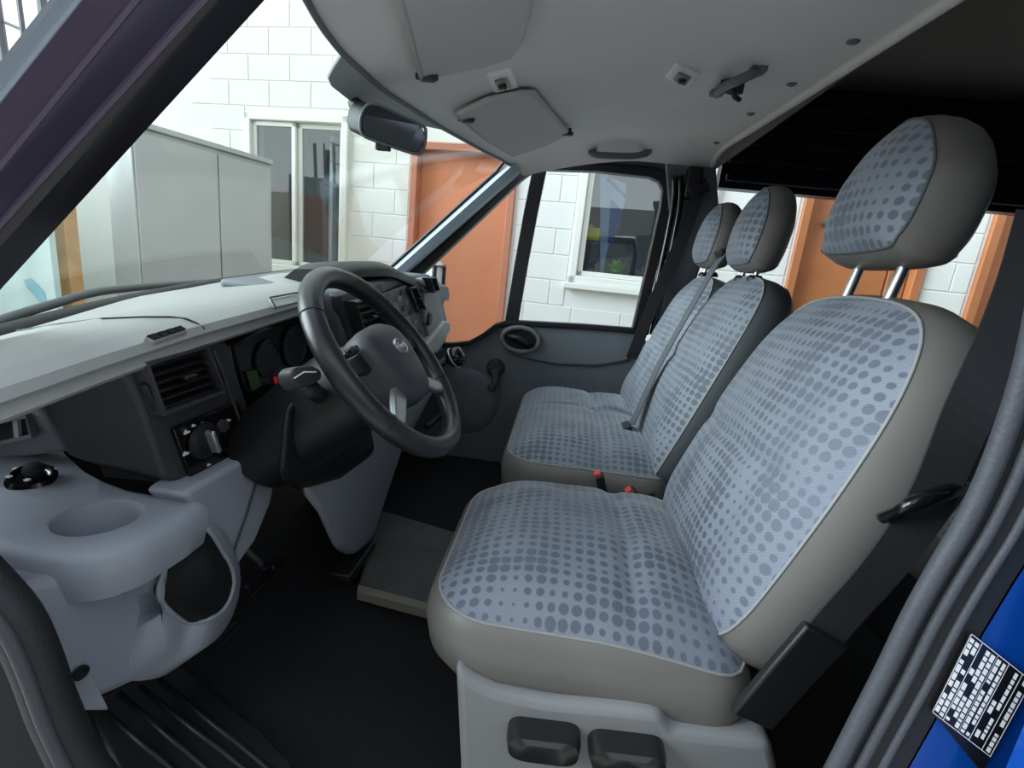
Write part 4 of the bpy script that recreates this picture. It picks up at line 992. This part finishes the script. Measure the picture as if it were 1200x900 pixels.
# oval badge
em = put('badge', loft([[SW(.0235 * s * math.cos(t), .012 + .0165 * s * math.sin(t), n__) for t in [6.283 * k / 32 for k in range(32)]] for s, n__ in ((1, .026), (1, .036), (.93, .038), (.90, .0368), (.05, .0368))]), SILVER, sw, smooth='auto')
put('badge_field', loft([[SW(.0205 * math.cos(t), .012 + .0138 * math.sin(t), n__) for t in [6.283 * k / 32 for k in range(32)]] for n__ in (.0362, .0374)]), mat('badge_blue', (28, 38, 66), .3), em)
text_mesh('badge_script', 'Ford', .0165, SW(0, .012, .0377), wy, wu, WHITEP, em)
tag(sw, 'black leather steering wheel with silver spoke trims and oval badge', 'steering wheel')
# column and stalks
cs = empty('steering_column', WC - wn * .2)
ccx = WC - wn * .03
put('shroud', loft([[ccx - wn * d + wy * (r * 1.0 * math.cos(t)) + wu * (r2 * math.sin(t)) for t in [6.283 * k / 28 for k in range(28)]] for d, r, r2 in ((.0, .05, .05), (.02, .075, .07), (.08, .09, .088), (.16, .095, .09), (.30, .09, .085))]), BLACK, cs, smooth='auto')
put('lower_cowl', loft([[UX(x, y, X) for x, y in ((335, 470), (380, 455), (430, 480), (440, 530), (400, 560), (350, 575), (326, 560), (330, 510))] for X in (-.44, -.50, -.66)]), BLACK, cs, bevel=.03)
st0 = UX(352, 447, -.36)
stk = put('indicator_stalk', tube([UX(385, 470, -.42), UX(372, 462, -.395), UX(360, 454, -.37)], [.016, .015, .016], 10), BLACK, cs, smooth=True)
hd = [UX(x, y, -.345) for x, y in ((342, 436), (347, 429), (368, 428), (377, 433), (379, 443), (371, 449), (358, 454), (351, 457), (344, 448))]
put('stalk_head', prism(hd, (-.03, .012, -.01)), CHAR, stk, bevel=.006)
put('stalk_line', tube([UX(345, 443, -.343), UX(356, 436, -.343), UX(370, 436, -.343)], .0012, 5), WHITEP, stk)
rp = put('radio_remote', prism([UX(x, y, -.40) for x, y in ((386, 492), (396, 484), (418, 512), (412, 520), (402, 520), (388, 504))], (-.03, .01, 0)), BLACK, cs, bevel=.004)
for (x, y) in ((392, 494), (399, 490), (400, 504), (407, 502), (408, 513), (413, 515), (393, 503)):
    put('remote_button', lathe(UX(x, y, -.399), (1, -.3, .2), [(0, 0), (.0045, 0), (.004, .004), (0, .005)], 10), SILVER if y < 505 else WHITEP, rp, smooth='auto')
wi = put('wiper_stalk', tube([UX(500, 500, -.40), UX(525, 480, -.36), UX(530, 470, -.34)], [.012, .011, .014], 10), BLACK, cs, smooth=True)
tag(cs, 'black steering column shroud with indicator stalk and radio remote', 'steering column')

# pedals
def pedal(px, py, z, label, w_=.032, h_=.028):
    c = UZ(px, py, z); e = empty('pedal', (c.x - .09, c.y, z + .12))
    put('pad', boxf(c, V((.6, 0, .8)) * h_ * -1, (0, w_, 0), V((.8, 0, -.6)) * -.008), BLACK, e, bevel=.004)
    for k in range(4): put('tread', boxf(c + V((.0075, 0, .006)) + V((-.6, 0, .8)) * h_ * (-.66 + .44 * k) * -1 * -1 + V((.002, 0, -.001)), V((.6, 0, -.8)) * .003, (0, w_ * .85, 0), V((.8, 0, .6)) * .004), RUBBER, e)
    put('arm', tube([c + V((-.012, 0, .0)), c + V((-.07, 0, .05)), c + V((-.11, 0, .16))], .009, 8), IRON, e, smooth=True)
    tag(e, label, 'pedal', 'foot pedals')
pedal(258, 738, .70, 'black ridged clutch pedal under the open bin')
pedal(291, 686, .72, 'black ridged brake pedal between the other two pedals')
pedal(318, 668, .72, 'black accelerator pedal beside the centre console', .026, .035)
# mats
ft = struct(put('trim_10', prism([UZ(x, y, .64) for x, y in ((444, 596), (552, 628), (512, 708), (420, 684))], (0, 0, -.036)), FMAT, bevel=.01), 'dusty grey raised floor panel beside the driver seat')
put('front_lip', prism([UZ(x, y, .641) for x, y in ((420, 684), (512, 708), (508, 716), (418, 692))], (0, 0, -.03)), mat('lip_beige', (128, 122, 108), .7), ft, bevel=.004)

# ================================================================== OVERHEAD: visors, lights, handles, mirror, wiper
def over(px, off, drop):
    """polygon of pixels laid just under the headliner, thickness upwards"""
    return [UC(x, y, off) for x, y in px]
def visor(px, edge_i, label, pivot, dark):
    pts = over(px, .022, 0)
    e = empty('sun_visor', sum(pts, V((0, 0, 0))) / len(pts))
    v = put('panel', prism(pts, (0, 0, .014)), VISORM, e, bevel=.006)
    put('edge_cord', tube([pts[i] + V((0, 0, .004)) for i in edge_i], .0055, 8), mat('visor_edge', (176, 174, 170), .6), v, smooth=True)
    for p in pivot:
        c = UC(*p, .024)
        put('pivot_clip', join(boxf(c + V((0, 0, .008)), (.014, 0, 0), (0, .010, 0), (0, 0, .010)), tube([c + V((-.02, 0, .004)), c + V((.02, 0, .004))], .006, 8)), CHAR, e, bevel=.003)
    tag(e, label, 'sun visor'); return e
visor([(452, -50), (468, 0), (482, 48), (494, 94), (520, 90), (570, 80), (600, 70), (614, 50), (622, 20), (626, -50)], (0, 1, 2, 3), 'large grey driver sun visor folded up against the headliner', [(500, 93)], 1)
visor([(534, 136), (570, 120), (610, 112), (627, 112), (650, 138), (668, 158), (640, 172), (602, 184), (570, 165)], (0, 8, 7), 'grey passenger sun visor folded up near the far pillar', [(546, 142), (664, 158)], 1)
def ceil_light(px, label):
    pts = over(px, .006, 0); c = sum(pts, V((0, 0, 0))) / 4
    e = empty('ceiling_light', c)
    put('bezel', prism(pts, (0, 0, .012)), WHITEP, e, bevel=.003)
    inner = [c + (p - c) * .52 + V((0, 0, -.001)) for p in pts]
    l_ = put('lens', prism(inner, (0, 0, -.004)), mat('lens_grey', (130, 130, 128), .3), e, bevel=.002)
    put('switch', boxf(c + V((.0, 0, -.007)), (.008, 0, 0), (0, .008, 0), (0, 0, .004)), BLACK, l_, bevel=.002)
    tag(e, label, 'ceiling light', 'white headliner light units')
ceil_light([(570, 90), (599, 83), (608, 103), (580, 110)], 'white square light unit on the headliner between the sun visors')
ceil_light([(779, 92), (793, 76), (820, 88), (806, 106)], 'white square light unit on the headliner beside the dark grab handle')
def grab(px, r, label, cm=BLACK):
    a_ = [UC(x, y, o) for x, y, o in px]; e = empty('grab_handle', a_[len(a_) // 2])
    put('grip', tube(catmull(a_, 5), r, 10), cm, e, smooth=True)
    for p in (a_[0], a_[-1]):
        put('mount', boxf(p + V((0, 0, .008)), (.016, 0, 0), (0, .014, 0), (0, 0, .012)), cm, e, bevel=.004)
    tag(e, label, 'handle')
grab([(840, 110, .006), (850, 101, .03), (870, 92, .034), (888, 84, .008)], .010, 'dark folding coat handle on the headliner rear edge', GREYD)
put_c = UC(858, 102, .012)
tag(put('coat_hook', join(boxf(put_c, (.022, .012, 0), (-.006, .010, 0), (0, 0, .012)), tube([put_c, put_c + V((.01, 0, -.02)), put_c + V((.025, .01, -.022))], .006, 8)), BLACK, bevel=.003), 'black coat hook beside the folding handle overhead', 'hook')
grab([(694, 180, .010), (705, 182, .035), (740, 183, .035), (758, 180, .010)], .012, 'grey grab handle above the passenger door window', GREYD)
# darker recess pads around the fittings
for nm, px in (('recess_panel', [(800, 58), (842, 46), (885, 50), (900, 72), (866, 88), (830, 80)]),):
    pass
# rear-view mirror with its mounting plate on the windscreen
mp = [(400, 52), (386, 78), (382, 92), (398, 108), (424, 124), (470, 134), (520, 150), (560, 172), (520, 146), (450, 104)]
def ws_pt(x, y):
    """pixel onto the inside of the windscreen near its upper edge"""
    v = ray(x, y) / F; lo, hi = .4, 3
    for k in range(50):
        m_ = (lo + hi) / 2; p = CAM + v * m_; Yq = max(.5, min(2.0, p.y)); xt = xhead(Yq); ztp = zceil(xt, Yq) + .01
        # plane falling forward from the header
        if p.z < ztp + (p.x - xt) * .93 : lo = m_
        else: hi = m_
    return CAM + v * lo
pl = [ws_pt(x, y) for x, y in [(402, 54), (388, 76), (382, 88), (386, 97), (420, 124), (446, 133), (500, 146), (528, 152), (480, 124), (440, 96)]]
mirr = empty('rear_view_mirror', ws_pt(418, 124))
put('mount_plate', prism(pl, (.004, 0, -.006)), mat('plate_grey', (168, 172, 172), .6), mirr, bevel=.002)
m0 = ws_pt(416, 122); mY = m0.y - .10
fr_px = [(424, 134), (430, 124), (442, 123), (470, 136), (494, 147), (499, 154), (497, 172), (492, 180), (478, 178), (440, 165), (425, 158), (422, 146)]
fp = [UY(x, y, mY + (x - 460) * .0007) for x, y in fr_px]
hs = put('mirror_housing', prism(fp, (-.03, .012, .008)), BLACK, mirr, bevel=.008)
cM = sum(fp, V((0, 0, 0))) / len(fp)
put('mirror_rim', tube(catmull(fp, 3, True), .0028, 6, True), GREYD, hs, smooth=True)
put('mirror_pane', prism([cM + (p - cM) * .93 + V((.001, -.002, 0)) for p in fp], (0, -.0005, 0)), mat('mirror_tint', (70, 76, 82), .06, .9), hs)
put('mirror_stem', tube([m0, m0.lerp(cM, .4) + V((-.02, 0, .01)), cM + V((-.02, .02, 0))], .013, 8), BLACK, mirr, smooth=True)
put('dimming_tab', boxf(UY(449, 172, mY), (.012, 0, 0), (0, .006, 0), (0, 0, .006)), BLACK, mirr, bevel=.002)
tag(mirr, 'black framed rear view mirror hanging from a grey windscreen plate', 'mirror')
# wiper resting on the windscreen outside
wip = empty('windscreen_wiper', UX(120, 352, -1.12))
wa = catmull([UX(x, y, X) for x, y, X in ((-40, 395, -1.09), (0, 376, -1.13), (60, 357, -1.17), (110, 343, -1.21), (160, 337, -1.24), (220, 332, -1.26), (266, 330, -1.27))], 5)
put('arm', tube(wa, .011, 8), mat('wiper_grey', (92, 96, 98), .5), wip, smooth=True)
put('blade', strip([p + V((0, 0, -.012)) for p in catmull([UX(x, y, X) for x, y, X in ((0, 392, -1.12), (60, 370, -1.16), (120, 356, -1.20), (180, 344, -1.23), (240, 335, -1.26), (268, 331, -1.27))], 5)], .022, .008, (0, 0, 1)), BLACK, wip)
tag(wip, 'grey windscreen wiper lying along the foot of the glass', 'wiper')

# label plate on the blue pillar
lc = [UY(x, y, .4195) for x, y in ((1137, 741), (1208, 797), (1150, 905), (1091, 833))]
lab = put('label_plate', prism(lc, (0, -.001, 0)), mat('label_black', (16, 17, 20), .35), bevel=.0008)
tag(lab, 'black specification sticker with white print on the blue door pillar', 'sticker')
A_, B_ = lc[3] - lc[0], lc[1] - lc[0]                # A: down the left edge, B: along the top edge
def lq(u0, u1, v0, v1, o=.0014):
    g = lambda u, v_: lc[0] + B_ * u + A_ * v_ + V((0, -o, 0))
    return ([g(u0, v0), g(u1, v0), g(u1, v1), g(u0, v1)], [(0, 1, 2, 3)])
prt = []; rnd = random.Random(3)
for (u0, u1) in ((.02, .08), (.10, .16), (.20, .26), (.28, .34), (.36, .42), (.46, .52), (.55, .60), (.66, .72), (.75, .80), (.90, .96)):
    v_ = .04
    while v_ < .95:
        L = rnd.uniform(.03, .09)
        if rnd.random() < .82 and not (.10 < u0 < .2 and .35 < v_ < .6) and not (.6 < u0 < .72 and v_ < .4): prt.append(lq(u0, u1, v_, min(.97, v_ + L)))
        v_ += L + .015
pr_ = put('print', join(*prt), WHITEP, lab); pr_['kind'] = 'stuff'
put('border', join(lq(0, 1, 0, .008), lq(0, 1, .992, 1), lq(0, .012, 0, 1), lq(.988, 1, 0, 1), lq(.18, .19, 0, 1), lq(.44, .445, .0, 1), lq(.62, .63, 0, 1), lq(.84, .85, 0, 1)), WHITEP, lab)
